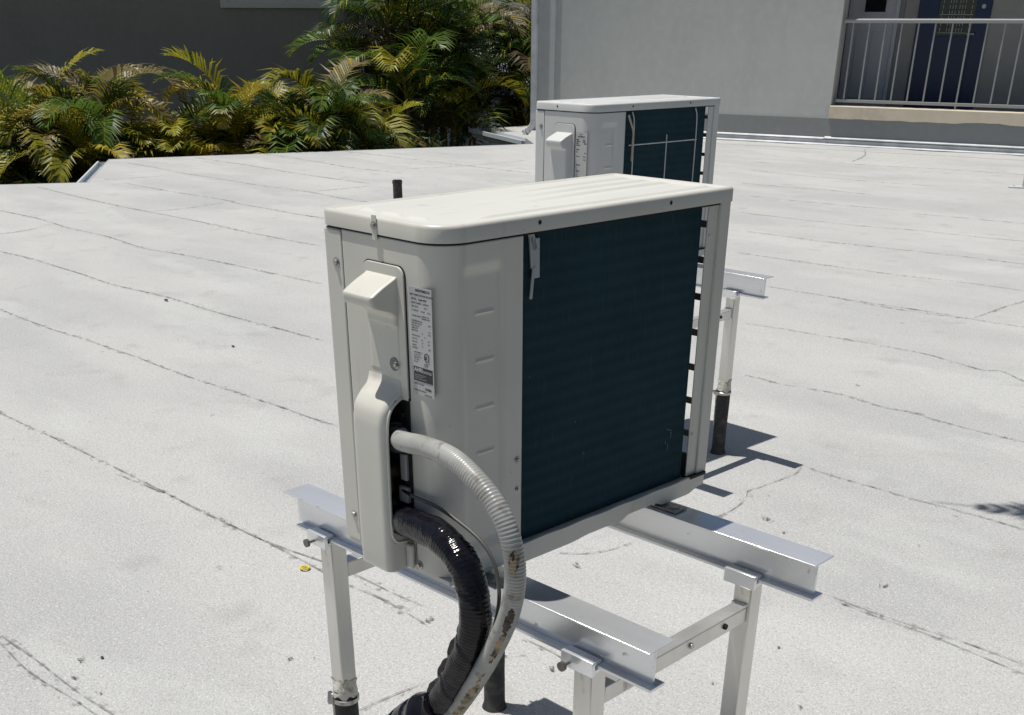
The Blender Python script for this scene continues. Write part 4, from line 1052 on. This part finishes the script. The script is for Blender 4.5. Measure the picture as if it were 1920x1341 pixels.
# loose fin of tape along the inner bend
bm = bmesh.new(); prev = None
for i in range(150, len(PH)-1, 2):
    p = PH[i]
    if p.z < -.19: break
    t = (PH[i+1]-PH[i-1]).normalized(); o_ = (Vector((-.70, -.15, 0))-t*Vector((-.70, -.15, 0)).dot(t)).normalized()
    s = i*.0022; h = .0240+.0115*min(1, (i-150)/50)*abs(math.sin(s*PI/.062+.7))**.35+.0015*noise.noise(Vector((s*60, 0, 0)))
    nn = t.cross(o_)
    cur = [bm.verts.new(p+o_*.018+nn*.006), bm.verts.new(p+o_*h+nn*.0008), bm.verts.new(p+o_*h-nn*.0008), bm.verts.new(p+o_*.018-nn*.006)]
    if prev:
        for q in range(3): bm.faces.new((prev[q], prev[q+1], cur[q+1], cur[q]))
    prev = cur
o = mk('tape_fin', bm, vinyl, hs, smooth=70); o.location = -Vector(hp[0])
# thicker taped bundle lower down
bp_ = [(.335, -.078, -.185), (.300, -.078, -.225), (.24, -.082, -.285), (.15, -.10, -.38), (.04, -.15, -.51)]
PB = resample(catmull(bp_, 14), .003); bm = bmesh.new()
def brad(i, s, an):
    ph = (s/.05+an/(2*PI)) % 1.0
    return .0275+.017*smoothstep(0, .045, s)+.003*(1-ph)+.0035*noise.noise(Vector((s*26, math.cos(an)*1.6, math.sin(an)*1.6)))
tube(bm, PB, brad, 36)
o = mk('taped_bundle', bm, vinyl, hs, smooth=65); o.location = -Vector(hp[0])
# printed mark on the bundle wrap: ring and short strokes, facing outwards
def on_bundle(s, up_, off=.0015):
    i = int(s/.003); p = PB[i]; t = (PB[i+1]-PB[i-1]).normalized(); v = (CAM-p).normalized(); v = (v-t*v.dot(t)).normalized(); sd = t.cross(v)
    a = up_; n_ = v*math.cos(a)+sd*math.sin(a); return p+n_*(.0275+.017*smoothstep(0, .045, s)+.0045+off), n_, t, t.cross(n_)
bm = bmesh.new()
p, n_, t, sd = on_bundle(.048, -.35)
tube(bm, [p+(t*math.cos(q)+sd*math.sin(q))*.0052 for q in [2*PI*i/20 for i in range(21)]], .0005, 5, cap=False)
tube(bm, [p+(t*math.cos(q)+sd*math.sin(q))*.0022 for q in [2*PI*i/14 for i in range(11)]], .0006, 5, cap=False)
for r_i in range(10):
    for c_i in range(3):
        if rnd.random() < .25: continue
        p, n_, t, sd = on_bundle(.024+.0065*r_i, (-.62, .12, .30)[c_i]+.03*math.sin(r_i)); M = Matrix((sd, t, n_)).transposed().to_4x4(); M.translation = p
        boxm(bm, M, .0045, .0016, .0008)
o = mk('printed_mark', bm, badgeink, hs); o.location = -Vector(hp[0])
tag(hs, 'glossy black wrapped refrigerant hose bulging down from the front unit', 'hose')
wp = [(.160, .0, .160), (.175, -.008, .160), (.213, -.016, .158), (.278, -.018, .157), (.330, -.018, .147), (.381, -.018, .130), (.411, -.018, .106), (.427, -.020, .073), (.436, -.028, .03), (.43, -.045, -.05)]
bm = bmesh.new(); Pw = resample(catmull(wp, 10), .004); tube(bm, Pw, .0033, 10, lambda i, s, an: 0 if s > .055 else 1)
o = mk('thin_cable', bm, [cable, blackpl], None, smooth=60); tag(o, 'thin dusty grey cable between the black hose and the grey conduit', 'cable')

# ================================================================ small things on the roof
vp = empty('vent_pipe', (-7.66, 6.55, ZG)); tag(vp, 'short black open pipe stub standing on the roof behind the front unit', 'pipe')
bm = bmesh.new(); n = 28; h = .235; rings = []
for (r, z) in ((.075, 0), (.055, .012), (.047, .04), (.046, h), (.038, h), (.038, h-.12)):
    rings.append([bm.verts.new((r*math.cos(2*PI*i/n), r*math.sin(2*PI*i/n), z+(.012*noise.noise(Vector((i*.9, 0, 0))) if z >= h else 0))) for i in range(n)])
for A, Bv in zip(rings, rings[1:]):
    for i in range(n): bm.faces.new((A[i], A[(i+1) % n], Bv[(i+1) % n], Bv[i]))
mk('pipe_wall', bm, tar, vp, smooth=50)
bm = bmesh.new()
for k in range(5):
    t = k*1.25; boxm(bm, Matrix.Translation((.047*math.cos(t), .047*math.sin(t), h-.02))@Matrix.Rotation(t, 4, 'Z'), .006, .022, .03)
mk('wrap_flap', bm, tar, vp, bevel=.002)
# yellow ring
bm = bmesh.new(); nr = 32
rings = [[bm.verts.new((r*math.cos(2*PI*i/nr), r*math.sin(2*PI*i/nr), z)) for i in range(nr)] for r, z in ((.0075, .0005), (.0085, .0035), (.0125, .004), (.0135, .0025), (.0135, .0005))]
for A, Bv in zip(rings, rings[1:]+rings[:1]):
    for i in range(nr): bm.faces.new((A[i], A[(i+1) % nr], Bv[(i+1) % nr], Bv[i]))
yr = mk('plastic_ring', bm, yellow, smooth=50); yr.scale = (1.32, 1.32, 1.1); yr.location = (-1.26, .738, ZG+.0052); tag(yr, 'small yellow plastic ring lying on the roof left of the stand leg', 'ring')
# white bracket post at the right border
wb = empty('white_post', (-3.82, 12.60, ZG), Ang); tag(wb, 'white metal post with a flat foot plate at the right border', 'post')
B('foot_plate', (-.15, .16, -.07, .07, .0, .018), flash, wb, .004)
B('upright', (-.01, .05, -.03, .03, .018, .60), flash, wb, .004)
bm = bmesh.new()
for x in (-.10, .11): screw(bm, (x, 0, .018), (0, 0, 1), .010)
mk('anchor_bolt', bm, steel, wb, smooth=30)
# pebbles of torn roofing
rnd.seed(3)
def crumb(x, y, s, label):
    bm = bmesh.new(); bmesh.ops.create_icosphere(bm, subdivisions=1, radius=s)
    for v in bm.verts: v.co = Vector((v.co.x*1.3, v.co.y, v.co.z*.5))*(.8+.5*rnd.random())
    o = mk('roof_crumb', bm, tar); o.location = (x, y, ZG+s*.4+.003); tag(o, label, 'debris')
crumb(-5.28, 2.55, .013, 'larger black crumb on the open roof, far left of the front unit')
crumb(-3.95, 2.20, .008, 'thin dark crumb on the pale washed patch of the roof')
crumb(.159, 1.399, .0035, 'tiny round black crumb at the lower right, beyond the right stand leg')
crumb(-1.18, -.03, .005, 'small black crumb near the lower left roof joint')
